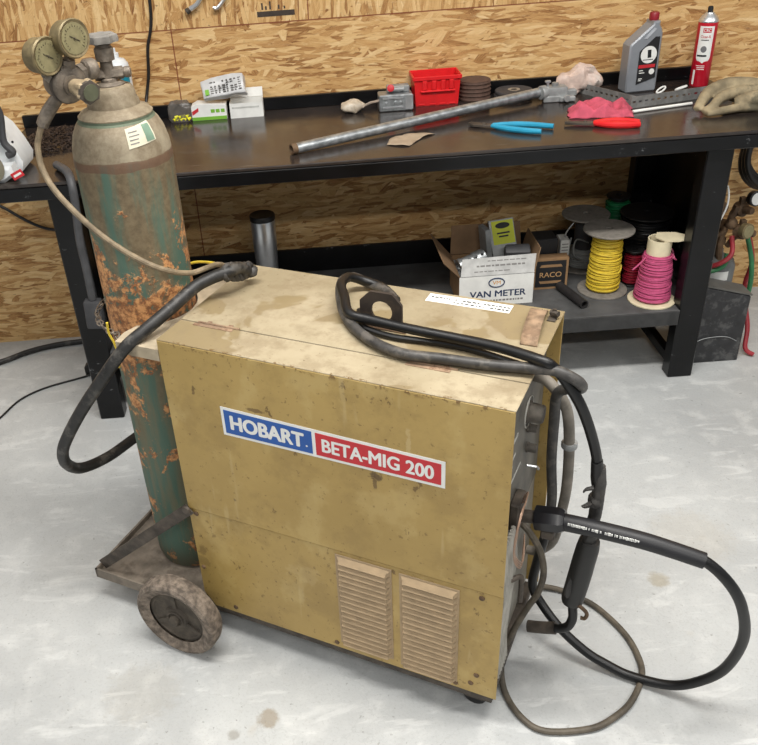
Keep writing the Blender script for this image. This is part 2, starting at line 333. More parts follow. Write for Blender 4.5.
# ------------------------------------------------------------------ mesh building
class MB:
    def __init__(s): s.bm = bmesh.new()
    def box(s, a, b, bev=0.0, rot=None, seg=1):
        a, b = Vector(a), Vector(b)
        r = bmesh.ops.create_cube(s.bm, size=1)
        vs = r['verts']; c = (a+b)/2; d = b-a
        for v in vs: v.co = Vector((v.co.x*d.x, v.co.y*d.y, v.co.z*d.z))
        if bev:
            es = list({e for v in vs for e in v.link_edges})
            rr = bmesh.ops.bevel(s.bm, geom=es, offset=min(bev, min(abs(d.x), abs(d.y), abs(d.z))*.45), segments=seg, affect='EDGES', profile=.5)
            vs = list({v for f in rr['faces'] for v in f.verts} | {v for v in vs if v.is_valid})
        for v in vs: v.co = (rot @ v.co if rot else v.co) + c
        return s
    def prism(s, poly, y0, y1, axis='y', bev=0.0):
        """polygon in the plane normal to axis, extruded along it. axis y: (x,z); x: (y,z); z: (x,y)"""
        def P(p, t):
            return {'y': Vector((p[0], t, p[1])), 'x': Vector((t, p[0], p[1])), 'z': Vector((p[0], p[1], t))}[axis]
        A = [s.bm.verts.new(P(p, y0)) for p in poly]; B = [s.bm.verts.new(P(p, y1)) for p in poly]
        n = len(poly); fs = [s.bm.faces.new(A), s.bm.faces.new(B[::-1])]
        for i in range(n): fs.append(s.bm.faces.new((A[i], B[i], B[(i+1) % n], A[(i+1) % n])))
        bmesh.ops.recalc_face_normals(s.bm, faces=fs)
        if bev: bmesh.ops.bevel(s.bm, geom=list({e for f in fs[:2] for e in f.edges}), offset=bev, segments=1, affect='EDGES')
        return s
    def lathe(s, prof, c=(0,0,0), axis=(0,0,1), n=32, caps=True):
        """prof: list of (r, h) along axis from c"""
        q = Vector((0,0,1)).rotation_difference(Vector(axis).normalized()); c = Vector(c)
        rings = []
        for r, h in prof:
            rings.append([s.bm.verts.new(c + q @ Vector((r*math.cos(2*PI*k/n), r*math.sin(2*PI*k/n), h))) for k in range(n)])
        for a, b in zip(rings, rings[1:]):
            for k in range(n): s.bm.faces.new((a[k], a[(k+1) % n], b[(k+1) % n], b[k]))
        if caps:
            s.bm.faces.new(rings[0][::-1]); s.bm.faces.new(rings[-1])
        return s
    def cyl(s, a, b, r, r2=None, n=20):
        a, b = Vector(a), Vector(b); return s.lathe([(r, 0), (r if r2 is None else r2, (b-a).length)], a, b-a, n)
    def tube(s, pts, r, n=10, sub=6, smooth=True, closed=False, flat=None):
        pts = [Vector(p) for p in pts]; R = r if isinstance(r, (list, tuple)) else None
        if smooth and len(pts) > 2:
            out = []; rr = []; m = len(pts)
            for i in range(m if closed else m-1):
                if closed: p0, p1, p2, p3 = pts[i-1], pts[i], pts[(i+1) % m], pts[(i+2) % m]
                else: p0, p1, p2, p3 = pts[max(i-1,0)], pts[i], pts[i+1], pts[min(i+2,m-1)]
                for k in range(sub):
                    t = k/sub; t2 = t*t; t3 = t2*t
                    out.append(.5*((2*p1)+(p2-p0)*t+(2*p0-5*p1+4*p2-p3)*t2+(3*p1-p0-3*p2+p3)*t3))
                    rr.append((R[i]*(1-t)+R[(i+1) % m]*t) if R else r)
            if not closed: out.append(pts[-1]); rr.append(R[-1] if R else r)
            pts = out
        else: rr = list(R) if R else [r]*len(pts)
        m = len(pts)
        tan = [((pts[(i+1) % m]-pts[i-1]) if closed else (pts[min(i+1,m-1)]-pts[max(i-1,0)])).normalized() for i in range(m)]
        u = tan[0].orthogonal().normalized(); rings = []
        for i in range(m):
            if i: u = tan[i-1].rotation_difference(tan[i]) @ u
            w = tan[i].cross(u)
            rings.append([s.bm.verts.new(pts[i] + (u*math.cos(2*PI*k/n) + w*math.sin(2*PI*k/n))*rr[i]) for k in range(n)])
        for i in range(m if closed else m-1):
            a, b = rings[i], rings[(i+1) % m]
            for k in range(n): s.bm.faces.new((a[k], a[(k+1) % n], b[(k+1) % n], b[k]))
        if not closed: s.bm.faces.new(rings[0][::-1]); s.bm.faces.new(rings[-1])
        return s
    def ball(s, c, r, sub=2, sc=(1,1,1)):
        rr = bmesh.ops.create_icosphere(s.bm, subdivisions=sub, radius=r)
        for v in rr['verts']: v.co = Vector((v.co.x*sc[0], v.co.y*sc[1], v.co.z*sc[2])) + Vector(c)
        return s
    def torus(s, c, R, r, axis=(0,0,1), n=28, m=8, sx=1, sy=1):
        q = Vector((0,0,1)).rotation_difference(Vector(axis).normalized())
        return s.tube([Vector(c)+q @ Vector((R*sx*math.cos(2*PI*k/n), R*sy*math.sin(2*PI*k/n), 0)) for k in range(n)], r, m, smooth=False, closed=True)
    def grid(s, fn, nu, nv):
        V = [[s.bm.verts.new(fn(i/nu, j/nv)) for j in range(nv+1)] for i in range(nu+1)]
        for i in range(nu):
            for j in range(nv): s.bm.faces.new((V[i][j], V[i+1][j], V[i+1][j+1], V[i][j+1]))
        return s
    def xf(s, M):
        bmesh.ops.transform(s.bm, matrix=M, verts=s.bm.verts); return s
    def jitter(s, amp, scale, seed=0):
        s.bm.normal_update()
        for v in s.bm.verts:
            d = noise.noise_vector(v.co*scale+Vector((seed, seed*.7, 0)))
            v.co += d*amp
        return s
    def build(s, name, mat, parent=None, smooth=35, base=True):
        bm = s.bm; bmesh.ops.recalc_face_normals(bm, faces=bm.faces)
        me = bpy.data.meshes.new(name); loc = Vector((0,0,0))
        if parent is None and base:
            xs = [v.co for v in bm.verts]
            loc = Vector(((min(v.x for v in xs)+max(v.x for v in xs))/2, (min(v.y for v in xs)+max(v.y for v in xs))/2, min(v.z for v in xs)))
            for v in bm.verts: v.co -= loc
        bm.to_mesh(me); bm.free()
        if smooth:
            me.polygons.foreach_set('use_smooth', [True]*len(me.polygons)); me.set_sharp_from_angle(angle=math.radians(smooth))
        me.materials.append(mat)
        o = bpy.data.objects.new(name, me); COL.objects.link(o); o.location = loc
        if parent is not None: o.parent = parent
        return o

def tag(o, label=None, cat=None, group=None, kind=None):
    if label: o['label'] = label
    if cat: o['category'] = cat
    if group: o['group'] = group
    if kind: o['kind'] = kind
    return o
def thing(name, label, cat, loc=(0,0,0), rz=0, group=None):
    o = bpy.data.objects.new(name, None); COL.objects.link(o); o.location = loc; o.rotation_euler = (0,0,rz)
    o.empty_display_size = .05
    return tag(o, label, cat, group)

def text(name, body, h, mat, parent, M, bold=0.0, width=None, extr=.0003, align='CENTER'):
    """lettering as a mesh: built in local XY then placed by matrix M; h = capital height, width = fitted width"""
    cu = bpy.data.curves.new('lettering', 'FONT'); cu.body = body; cu.size = 1; cu.offset = 0; cu.extrude = 0; cu.align_x = align; cu.align_y = 'CENTER'
    cu.resolution_u = 4
    ob = bpy.data.objects.new('lettering_source', cu); COL.objects.link(ob)
    dg = bpy.context.evaluated_depsgraph_get(); dg.update()
    me = bpy.data.meshes.new_from_object(ob.evaluated_get(dg)); bpy.data.objects.remove(ob); bpy.data.curves.remove(cu)
    xs = [v.co.x for v in me.vertices]; ys = [v.co.y for v in me.vertices]
    cx, cy = (min(xs)+max(xs))/2, (min(ys)+max(ys))/2; sy = h/(max(ys)-min(ys)); sx = width/(max(xs)-min(xs)) if width else sy
    bm = bmesh.new(); bm.from_mesh(me); bpy.data.meshes.remove(me)
    for v in bm.verts: v.co = Vector(((v.co.x-cx)*sx, (v.co.y-cy)*sy, 0))
    # heavier strokes: copies of the letters shifted by a stroke fraction
    base_ = bm.verts[:], bm.faces[:]
    rad = bold*sy*.55
    for v in base_[0]: v.co.z = extr
    if bold:
        for k in range(8):
            an_ = 2*PI*k/8; d_ = bmesh.ops.duplicate(bm, geom=base_[0]+base_[1]+bm.edges[:0])
            for g in d_['geom']:
                if isinstance(g, bmesh.types.BMVert): g.co.x += rad*math.cos(an_)*(sx/sy)**.5; g.co.y += rad*math.sin(an_)*.75; g.co.z -= .00003*(k+1)
    bmesh.ops.transform(bm, matrix=M, verts=bm.verts)
    mb = MB.__new__(MB); mb.bm = bm
    return mb.build(name, mat, parent, smooth=0)

def face_m(origin, right, up):
    """matrix putting local x along right, y along up, z along their cross product"""
    r = Vector(right).normalized(); u = Vector(up); u = (u-r*u.dot(r)).normalized(); n = r.cross(u)
    M = Matrix((r, u, n)).transposed().to_4x4(); M.translation = Vector(origin); return M

def smooth_remesh(o, vox, it=6):
    m = o.modifiers.new('Remesh', 'REMESH'); m.mode = 'VOXEL'; m.voxel_size = vox; m.use_smooth_shade = True
    if it:
        m = o.modifiers.new('Smooth', 'SMOOTH'); m.iterations = it; m.factor = .5

RZ = lambda a: Matrix.Rotation(a, 4, 'Z')
RX = lambda a: Matrix.Rotation(a, 4, 'X')
RY = lambda a: Matrix.Rotation(a, 4, 'Y')
TR = lambda *p: Matrix.Translation(Vector(p))

# ------------------------------------------------------------------ the setting
tag(MB().box((-3.5,-1.6,-.1), (3.6,3.33,0)).build('floor', M_CONC, base=False), kind='structure')
tag(MB().box((-3.5,3.21,0), (3.6,3.33,2.9)).build('wall_back', M_OSB, base=False), kind='structure')

# ------------------------------------------------------------------ workbench
ZT = .902
bench = thing('workbench', 'long black steel workbench against the strand board wall', 'workbench', (.225, 2.85, 0))
def B(x0,y0,z0,x1,y1,z1,bev=.002):   # world box in bench space
    return MB().box((x0-.225,y0-2.85,z0),(x1-.225,y1-2.85,z1),bev)
B(-1.045,2.532,ZT-.012,1.495,3.2,ZT,.003).build('tabletop', M_TOP, bench)
ap = B(-1.045,2.534,ZT-.056,1.495,2.56,ZT-.0125,.003)
ap.box((-1.27,-.29,ZT-.05),(-1.262,.33,ZT-.013)); ap.box((1.262,-.29,ZT-.05),(1.27,.33,ZT-.013))
ap.build('apron', M_BLK, bench)
B(-1.045,3.186,ZT+.0002,1.455,3.204,ZT+.045,.002).build('backsplash', M_BLK, bench)
for lx in (-.826, 1.243):
    for y0 in (2.562, 3.12):
        lg = B(lx,y0,0,lx+.087,y0+.06,ZT-.012,.004)
        lg.build('leg', M_BLK, bench)
    xi = lx if lx < 0 else lx+.082
    B(xi,2.63,.10,xi+.005,3.12,ZT-.013,.001).build('end_panel', M_BLK, bench)
    for y0 in (2.66, ):
        B(lx+.01,2.622,.03,lx+.04,3.12,.07,.003).build('foot_rail', M_BLK, bench)
sh = B(-.739,2.563,.262,1.324,3.115,.277,.002); sh.build('lower_shelf', M_SHELF, bench)
B(-.739,2.556,.222,1.243,2.5625,.2765,.001).build('shelf_front_lip', plain('dark_grey_edge', (50,50,50), .6, var=.2, dirt=(34,34,34)), bench)
B(-.739,3.10,.2775,1.243,3.112,.375,.001).build('shelf_back_lip', M_BLK, bench)

# ------------------------------------------------------------------ welding machine (local frame: u along the side, v to the back)
PHI = -.4846; CW, SW = math.cos(PHI), math.sin(PHI); OX, OY = -.347, 1.5512
def W(u, v, z): return Vector((OX+u*CW-v*SW, OY+u*SW+v*CW, z))
def Wp(pts): return [W(*p) for p in pts]
wd = thing('welding_machine', 'ochre wire-feed welding machine on wheels in front of the bench', 'welder', (OX, OY, 0), PHI)
LU, LV, ZB, ZM, ZH = .7596, .388, .09, .410, .869
MB().box((.004,.004,ZB),(.725,LV-.004,.855)).build('cabinet_core', plain('dark_interior', (46,42,38), .8), wd)
# upper side panel folded over the top edge
MB().box((0,0,ZM),(LU,.004,ZH-.0025),.0015).build('upper_side_panel', M_GOLD, wd)
lower = MB().prism([(.0,ZM-.002),(LU,ZM-.002),(LU-.002,.09),(.028,ZB),(.0,.13)], .0025, .006, 'y'); lower.build('lower_side_panel', M_GOLD, wd)
MB().box((0,.0065,ZB),(.004,LV-.0045,.855)).build('rear_panel', M_GOLD, wd)
MB().box((0,LV-.004,ZB),(LU,LV,ZH-.003),.001).build('far_side_panel', M_GOLD, wd)
tp = MB().box((0,.0005,ZH-.0025),(LU+.001,.0935,ZH),.001);
MB().box((.0,.0936,ZH-.006),(LU,.0959,ZH-.0018)).build('lid_seam', plain('dark_interior', (46,42,38), .8), wd)
tp.build('top_edge_strip', M_DUST, wd)
MB().box((0,.0960,ZH-.003),(LU+.001,LV+.002,ZH+.0005),.001).build('lid', M_DUST, wd)
MB().box((.012,.008,.063),(.748,LV-.008,ZB-.001),.003).build('base_frame', M_DARKST, wd)
for u0, u1 in ((.046,.148),(.53,.625)):
    h = MB().cyl((u0,.0945,ZH+.001),(u1,.0945,ZH+.001),.0026,n=8); h.box((u0-.006,.080,ZH+.0002),(u1-.012,.0905,ZH+.0012))
    h.box((u0+.02,.097,ZH+.0006),(u0+.03,.104,ZH+.0022)); h.box((u1-.03,.097,ZH+.0006),(u1-.02,.104,ZH+.0022)); h.build('hinge', plain('dusty_hinge', (150,124,100), .8, var=.2, dirt=(96,66,46), dirt_amt=.7, dscale=50), wd)
# louvred vents: pressed-out slats
for u0, u1, z0, z1 in ((.387,.513,.116,.394),(.538,.665,.108,.392)):
    v = MB(); n = 17; st = (z1-z0)/n
    v.box((u0-.004,.0008,z0-.004),(u1+.004,.0026,z1+.004),.0005)
    for k in range(n):
        zz = z0+st*k
        prof = [(.001,zz+st*.88),(-.0055,zz+st*.50),(-.0105,zz+st*.16),(-.0105,zz+st*.08),(.001,zz+st*.10)]
        A = [v.bm.verts.new((u0+.007*(0 if y > 0 else 1), y, z)) for y, z in prof]; Bv = [v.bm.verts.new((u1-.007*(0 if y > 0 else 1), y, z)) for y, z in prof]
        v.bm.faces.new(A); v.bm.faces.new(Bv[::-1])
        for i in range(5): v.bm.faces.new((A[i], Bv[i], Bv[(i+1) % 5], A[(i+1) % 5]))
    v.build('louvre_vent', M_VENT, wd)
for u, z in ((.716,.392),(.012,.219),(.665,.104),(.371,.105),(.712,.151),(.700,.120),(.09,.108),(.02,.395)):
    MB().lathe([(.0065,0),(.006,.002),(.003,.0035)],(u,.0024 if z<.41 else 0,z),(0,-1,0),10).build('screw', M_RUSTST, wd)
# front control panel, set back between the side panels
fp = MB().box((.7255,.005,.44),(.731,LV-.005,.855)); fp.build('control_panel', M_PANEL, wd)
fl = MB().box((.7255,.005,ZB+.002),(.729,LV-.005,.437)); fl.build('lower_front_panel', plain('pale_grey_panel', (134,130,120), .5, var=.2, vscale=18, dirt=(96,88,76)), wd)
for v0, z0, w, hh in ((.12,.80,.16,.010),(.06,.76,.05,.006),(.10,.70,.06,.008),(.05,.66,.10,.006),(.05,.64,.08,.005),(.08,.60,.12,.006),(.30,.74,.05,.02)):
    MB().box((.7311,v0,z0),(.7318,v0+w,z0+hh)).build('panel_marking', plain('faded_white_print', (186,184,176), .6), wd)
for v0, z0, r, ln in ((.245,.703,.021,.032),(.25,.660,.009,.02),(.255,.605,.010,.022)):
    k = MB().lathe([(r*1.15,0),(r*1.15,.004),(r,.005),(r*.95,ln-.003),(r*.85,ln)],(.731,v0,z0),(1,0,0),20); k.build('control_knob', M_KNOB, wd)
MB().torus((.732,.245,.703),.034,.0015,(1,0,0)).build('dial_ring', plain('faded_white_print', (186,184,176), .6), wd)
MB().tube([(.731,.27,.545),(.752,.275,.542),(.757,.27,.54)],.003,6).build('toggle_switch', M_CHROME, wd)
# thin wires and a clear sleeve hanging at the gun socket
wr = MB()
for j in range(4):
    o = .006*j
    wr.tube([(.748,.16+o,.53),(.765,.12+o,.57+o*.5),(.770,.06-o*.5,.59-o),(.768,.03+o,.54),(.768,.04,.48+o),(.772,.09+o,.42),(.762,.15,.44+o)],.0016,5)
wr.build('loose_wires', M_COPPER, wd)
cl = MB()
for j in range(7):
    a = j*.011
    cl.tube([(.745,.05+a,.50),(.752,.03+a*1.4,.42),(.750,.05+a,.33),(.747,.02+a*1.2,.22),(.75,.04+a,.12)],.005,6)
cl.build('clear_sleeve', M_CLEAR, wd)
hk = MB().tube([(.731,.09,.375),(.75,.09,.372),(.768,.11,.372),(.772,.11,.35),(.772,.11,.30)],.006,8); hk.build('latch_hook', M_DARKST, wd)
MB().box((.7295,.13,.47),(.752,.19,.545),.004).build('gun_socket', M_DARKST, wd)
# lifting eye: chamfered plate with a round hole
def ring_plate(mb, outer, c, r, y0, y1, n=24):
    # outer polygon (x,z) with a hole, as a bridged solid
    ring = []
    for k in range(n):
        a = 2*PI*k/n; d = Vector((math.cos(a), math.sin(a))); best = None
        for i in range(len(outer)):
            p, q = Vector(outer[i]), Vector(outer[(i+1) % len(outer)]); e = q-p; w = p-Vector(c)
            den = d.x*e.y-d.y*e.x
            if abs(den) < 1e-9: continue
            t = (w.x*e.y-w.y*e.x)/den; s_ = (w.x*d.y-w.y*d.x)/den
            if t > 0 and -1e-6 <= s_ <= 1+1e-6: best = t if best is None else min(best, t)
        ring.append((c[0]+d.x*best, c[1]+d.y*best))
    inn = [(c[0]+r*math.cos(2*PI*k/n), c[1]+r*math.sin(2*PI*k/n)) for k in range(n)]
    V = [[mb.bm.verts.new((p[0], y, p[1])) for p in pts] for pts in (ring, inn) for y in (y0, y1)]
    o0, o1, i0, i1 = V
    for k in range(n):
        j = (k+1) % n
        for f in ((o0[k],o0[j],o1[j],o1[k]),(i0[k],i1[k],i1[j],i0[j]),(o0[k],i0[k],i0[j],o0[j]),(o1[k],o1[j],i1[j],i1[k])): mb.bm.faces.new(f)
le = MB(); ring_plate(le, [(.381,ZH-.02),(.381,.928),(.404,.951),(.452,.951),(.473,.928),(.473,ZH-.02)], (.429,.909), .023, .197, .204, 48)
le.build('lifting_eye', plain('dark_painted_steel', (62,54,48), .6, .2, dirt=(96,80,64)), wd)
MB().box((.371,.190,ZH+.0007),(.483,.212,ZH+.0025)).build('lifting_eye_slot', M_RUSTST, wd)
# metal strap at the front of the lid
stp = MB()
pts = [(.725,.225,ZH+.003),(.722,.25,ZH+.012),(.718,.29,ZH+.018),(.715,.33,ZH+.018),(.713,.36,ZH+.012),(.712,.378,ZH+.003)]
def strap_fn(a, b):
    f = a*(len(pts)-1); i = min(int(f), len(pts)-2); t = f-i; p = Vector(pts[i]).lerp(Vector(pts[i+1]), t)
    return p + Vector(((b-.5)*.034, 0, 0))
stp.grid(strap_fn, 20, 2)
o = stp.build('lid_strap', plain('dusty_rust_strap', (142,118,94), .8, var=.25, vscale=40, dirt=(92,66,48), dscale=30), wd); m = o.modifiers.new('Solidify','SOLIDIFY'); m.thickness = .002
MB().box((.735,.335,ZH+.001),(.752,.372,ZH+.003)).box((.742,.35,ZH+.003),(.750,.354,ZH+.022)).cyl((.738,.356,ZH+.012),(.755,.348,ZH+.014),.006,n=8).build('lid_latch', M_DARKST, wd)
# white strip label on the lid
lb = MB().box((.470,.343,ZH+.0006),(.655,.379,ZH+.0012)).build('lid_label', M_STICKW, wd)
ink = MB(); x = .478
while x < .645:
    w = random.uniform(.003,.010)
    if random.random() < .8: ink.box((x,.3625,ZH+.0013),(x+w,.3675,ZH+.0015))
    if .525 < x < .60: ink.box((x,.350,ZH+.0013),(x+w*.8,.3545,ZH+.0015))
    if x > .61: ink.box((x,.350,ZH+.0013),(x+w,.3555,ZH+.0015))
    x += w+.0025
ink.build('faded_print', plain('dark_grey_ink', (52,50,50), .7), lb)
# maker's sticker with two colour fields
stk = MB().prism([(.1375,.7335),(.6345,.7235),(.6345,.6595),(.1375,.6605)], -.0008, -.0001, 'y'); sk = stk.build('maker_sticker', M_STICKW, wd)
MB().prism([(.1445,.7265),(.3520,.7225),(.3520,.6665),(.1445,.667)], -.0012, -.0008, 'y').build('blue_field', M_BLUEPRINT, sk)
MB().prism([(.3600,.7220),(.6265,.7165),(.6265,.6660),(.3600,.6663)], -.0012, -.0008, 'y').build('red_field', M_REDPRINT, sk)
text('lettering', 'HOBART', .0345, M_STICKW, sk, face_m((.246,-.0012,.696),(1,0,-.012),(0,0,1)), .085, .172)
text('registered_mark', '.', .004, M_STICKW, sk, face_m((.339,-.0012,.683),(1,0,0),(0,0,1)), .02)
text('lettering', 'BETA-MIG 200', .0315, M_STICKW, sk, face_m((.493,-.0012,.6925),(1,0,-.012),(0,0,1)), .06, .236)
# cylinder cradle plate with the round cut-out
arc = [(-.143+.108*math.cos(a), .178+.108*math.sin(a)) for a in [math.radians(-72+144*k/18) for k in range(19)]]
pl = MB().prism([(0,0),(-.112,0),(-.118,.04)]+arc+[(-.085,.37),(0,.37)], .838, .843, 'z'); pl.box((-.112,.0,.815),(-.0005,.004,.838))
pl.build('cradle_plate', plain('dusty_grey_plate', (176,162,138), .8, var=.15, dirt=(134,122,104)), wd)
ch = MB()
cc = [( -.118,.022,.835),(-.135,.04,.832),(-.16,.048,.830),(-.19,.057,.832),(-.217,.075,.835),(-.238,.095,.842),(-.252,.13,.846),(-.259,.17,.848),(-.255,.215,.848),(-.242,.25,.846),(-.215,.28,.845),(-.18,.297,.845),(-.14,.298,.845),(-.10,.29,.848)]
for i in range(len(cc)-1):
    a, b = Vector(cc[i]), Vector(cc[i+1]); d = (b-a); L_ = d.length
    for t in (.25,.75):
        c = a.lerp(b, t); q = Vector((1,0,0)).rotation_difference(d.normalized())
        roll = Matrix.Rotation(PI/2*(i % 2 if t < .5 else (i+1) % 2), 3, 'X')
        ch.tube([c+q @ (roll @ Vector((L_*.36*math.cos(w), .0065*math.sin(w), 0))) for w in [2*PI*k/10 for k in range(10)]], .0019, 5, smooth=False, closed=True)
ch.build('retaining_chain', M_PEWTER, wd)
# rear tray for the gas cylinder
tr = MB().box((-.335,-.02,.082),(.02,.385,.0885)); tr.box((-.339,-.024,.075),(.0,-.019,.105)); tr.box((-.339,.384,.075),(.0,.389,.105)); tr.box((-.339,-.024,.075),(-.333,.389,.105))
tr.build('cylinder_tray', plain('dusty_tray_steel', (128,118,106), .75, .1, var=.2, dirt=(72,62,54)), wd)
a, b = Vector((-.326,-.004,.108)), Vector((.008,-.004,.412)); d = (b-a); an = math.atan2(d.z, d.x)
br = MB().box((-d.length/2,-.002,-.015),(d.length/2,.002,.015),.001).xf(TR(*((a+b)/2)) @ RY(-an)); br.build('tray_strut', M_DARKST, wd)
MB().lathe([(.012,0),(.010,.005),(.003,.007)],(.000,-.007,.408),(0,-1,0),12).build('strut_bolt', M_DARKST, wd)
far = MB().box((-d.length/2,-.002,-.015),(d.length/2,.002,.015),.001).xf(TR((a.x+b.x)/2,.392,(a.z+b.z)/2) @ RY(-an)); far.build('tray_strut', M_DARKST, wd)
# rear wheels on an axle
for sv, vc in ((-1,-.078),(1,.472)):
    w = MB().lathe([(.078,-.016),(.090,-.022),(.102,-.027),(.111,-.023),(.115,-.013),(.115,.013),(.111,.023),(.102,.027),(.090,.022),(.078,.016)], (-.026,vc,.1155),(0,sv,0),48,caps=False)
    wt = w.build('wheel', M_WHEEL, wd)
    hc_ = (-.026,vc,.1155)
    h = MB().lathe([(.0785,-.012),(.080,.010),(.070,.013),(.066,.009),(.034,.008),(.030,.015),(.022,.017)],hc_,(0,sv,0),40)
    for k in range(3):
        an2 = 2*PI*k/3+.5; bmx = Matrix.Translation(hc_) @ Matrix.Rotation(an2, 4, 'Y')
        r_ = bmesh.ops.create_cube(h.bm, size=1)
        for v in r_['verts']: v.co = bmx @ Vector((v.co.x*.046+.050, v.co.y*.004+.011*sv, v.co.z*.012))
    h.lathe([(.014,.015),(.014,.030),(.008,.034)],hc_,(0,sv,0),16); h.torus(Vector(hc_)+Vector((0,.018*sv,0)),.021,.003,(0,1,0),24,6)
    h.build('hub', M_HUB, wt)
MB().cyl((-.026,-.055,.1155),(-.026,.449,.1155),.009) if False else MB().cyl((-.026,-.06,.1155),(-.026,.0,.1155),.009).cyl((-.026,.39,.1155),(-.026,.449,.1155),.009).build('axle', M_DARKST, wd)
for vv in (.05,.338):
    c = MB().lathe([(.022,-.011),(.027,-.009),(.0285,0),(.027,.009),(.022,.011)],(.70,vv,.0288),(0,1,0),24); cw = c.build('caster', M_RUBBER, wd)
    MB().box((.68,vv-.016,.028),(.72,vv-.013,.061)).box((.68,vv+.013,.028),(.72,vv+.016,.061)).box((.675,vv-.02,.058),(.725,vv+.02,.0618)).build('caster_fork', M_DARKST, cw)

# ------------------------------------------------------------------ gas cylinder
CX, CY = -.39, 1.776
gc = thing('gas_cylinder', 'tall rusty green gas cylinder chained behind the ochre welding machine', 'gas cylinder', (CX, CY, .0885))
prof = [(.085,0),(.097,.008),(.1025,.03),(.103,.06),(.103,1.085),(.1035,1.09),(.1035,1.108),(.103,1.112),(.1005,1.135),(.094,1.160),(.085,1.178),(.0765,1.188),(.0765,1.195),(.0735,1.197),(.070,1.202),(.058,1.207),(.0535,1.211),(.0525,1.218),(.0485,1.226),(.0465,1.240),(.041,1.248),(.030,1.251)]
MB().lathe(prof, n=64).build('tank', M_CYL, gc)
MB().lathe([(.031,1.2505),(.031,1.253),(.026,1.256),(.020,1.257)], n=40).build('neck_collar', M_PEWTER, gc)
vb = MB().lathe([(.017,1.2568),(.017,1.262),(.013,1.264),(.013,1.285),(.0125,1.296),(.019,1.298),(.0195,1.320),(.016,1.324),(.016,1.328),(.008,1.329),(.008,1.340)], n=12)
vb.cyl((-.026,-.004,1.272),(.030,.004,1.272),.0125,n=6); vb.lathe([(.009,0),(.011,.005),(.0105,.014),(.006,.016)],(.030,.004,1.272),(1,.1,0),16)
vb.build('valve_body', M_PEWTER, gc)
hw = MB(); n = 48; R_ = lambda a: .030+.0030*math.cos(7*a)
for z0, z1, k0, k1 in ((1.332,1.348,1,1),):
    prof2 = [(0.6,z0+.003),(k0,z0),(k0*1.02,z0+.006),(k1*.97,z1-.003),(.78,z1),(.35,z1-.005)]
    rings = [[hw.bm.verts.new((R_(2*PI*k/n)*s_*math.cos(2*PI*k/n), R_(2*PI*k/n)*s_*math.sin(2*PI*k/n), z)) for k in range(n)] for s_, z in prof2]
    for a_, b_ in zip(rings, rings[1:]):
        for k in range(n): hw.bm.faces.new((a_[k], a_[(k+1) % n], b_[(k+1) % n], b_[k]))
    hw.bm.faces.new(rings[0][::-1]); hw.bm.faces.new(rings[-1])
hw.build('valve_handwheel', plain('dusty_grey_handle', (118,114,108), .7, var=.15), gc)
# paper tag stuck on the shoulder
def tag_fn(u0, u1, z0, z1, off, tilt=0.0):
    def fn(a, b):
        an = math.radians(u0+(u1-u0)*a); z = z0+(z1-z0)*b + tilt*(a-.5)
        # radius of the shoulder at this height
        r = .103
        for (r0, h0), (r1, h1) in zip(prof, prof[1:]):
            if h0 <= z <= h1 and h1 > h0: r = r0+(r1-r0)*(z-h0)/(h1-h0)
        r += off
        return Vector((r*math.cos(an), r*math.sin(an), z))
    return fn
o = MB().grid(tag_fn(-70,-32,1.146,1.183,.0012,.006), 14, 8).build('paper_tag', plain('aged_white_paper', (202,196,174), .7, var=.05), gc)
pt = MB().grid(tag_fn(-46,-34,1.150,1.182,.0018,.0), 8, 8).build('green_diamond', plain('faded_green_print', (112,138,118), .7), o)
ik = MB()
for zz in (1.151,1.158,1.165,1.172): ik.grid(tag_fn(-67,-52-random.uniform(0,5),zz,zz+.0022,.0016,.001), 8, 1)
ik.build('faded_print', plain('grey_ink', (120,118,116), .7), o)

# ------------------------------------------------------------------ regulator with two gauges
rg = thing('pressure_regulator', 'brass twin-gauge pressure regulator screwed to the gas cylinder valve', 'regulator', (-.46, 1.68, 1.365))
def G(*p): return Vector(p)-Vector((-.46,1.68,1.365))
ax = Vector((.66,-.74,-.08)).normalized()
bc = G(-.458,1.695,1.367)
body = MB().lathe([(.022,-.030),(.030,-.026),(.034,-.020),(.0345,.004),(.036,.006),(.036,.020),(.0335,.024),(.030,.026),(.020,.029),(.019,.036)], bc, ax, 32)
body.build('body', M_PEWTER, rg)
rn = MB().lathe([(.0365,.007),(.0375,.010),(.0375,.017),(.0365,.020)], bc, ax, 40); rn.build('clamp_ring', M_DARKST, rg)
kb = MB(); kc = bc+ax*.038; n = 40; q = Vector((0,0,1)).rotation_difference(ax); rings = []
for s_, h_, lob in ((.014,0,0),(.0165,.018,.0),(.0175,.034,.0022),(.021,.044,.003),(.021,.052,.003),(.018,.056,.002)):
    rings.append([kb.bm.verts.new(kc+q @ Vector(((s_+lob*math.cos(6*2*PI*k/n))*math.cos(2*PI*k/n), (s_+lob*math.cos(6*2*PI*k/n))*math.sin(2*PI*k/n), h_))) for k in range(n)])
for a_, b_ in zip(rings, rings[1:]):
    for k in range(n): kb.bm.faces.new((a_[k], a_[(k+1) % n], b_[(k+1) % n], b_[k]))
kb.bm.faces.new(rings[0][::-1]); kb.bm.faces.new(rings[-1])
ko = kb.build('adjusting_knob', plain('tan_plastic_knob', (158,140,112), .6, var=.2, dirt=(84,72,56)), rg)
MB().lathe([(.0228,.047),(.0235,.050),(.0228,.0555),(.016,.0575)], kc, ax, 6).build('knob_rim', M_DARKST, ko)
MB().lathe([(.0155,.0576),(.0155,.0590)], kc, ax, 24).build('knob_cap', plain('green_grey_cap', (84,86,66), .6, var=.2), ko)
nt = MB()
p0, p1 = G(-.447,1.716,1.372), G(-.418,1.752,1.378); nt.cyl(p0, p1, .010, n=16)
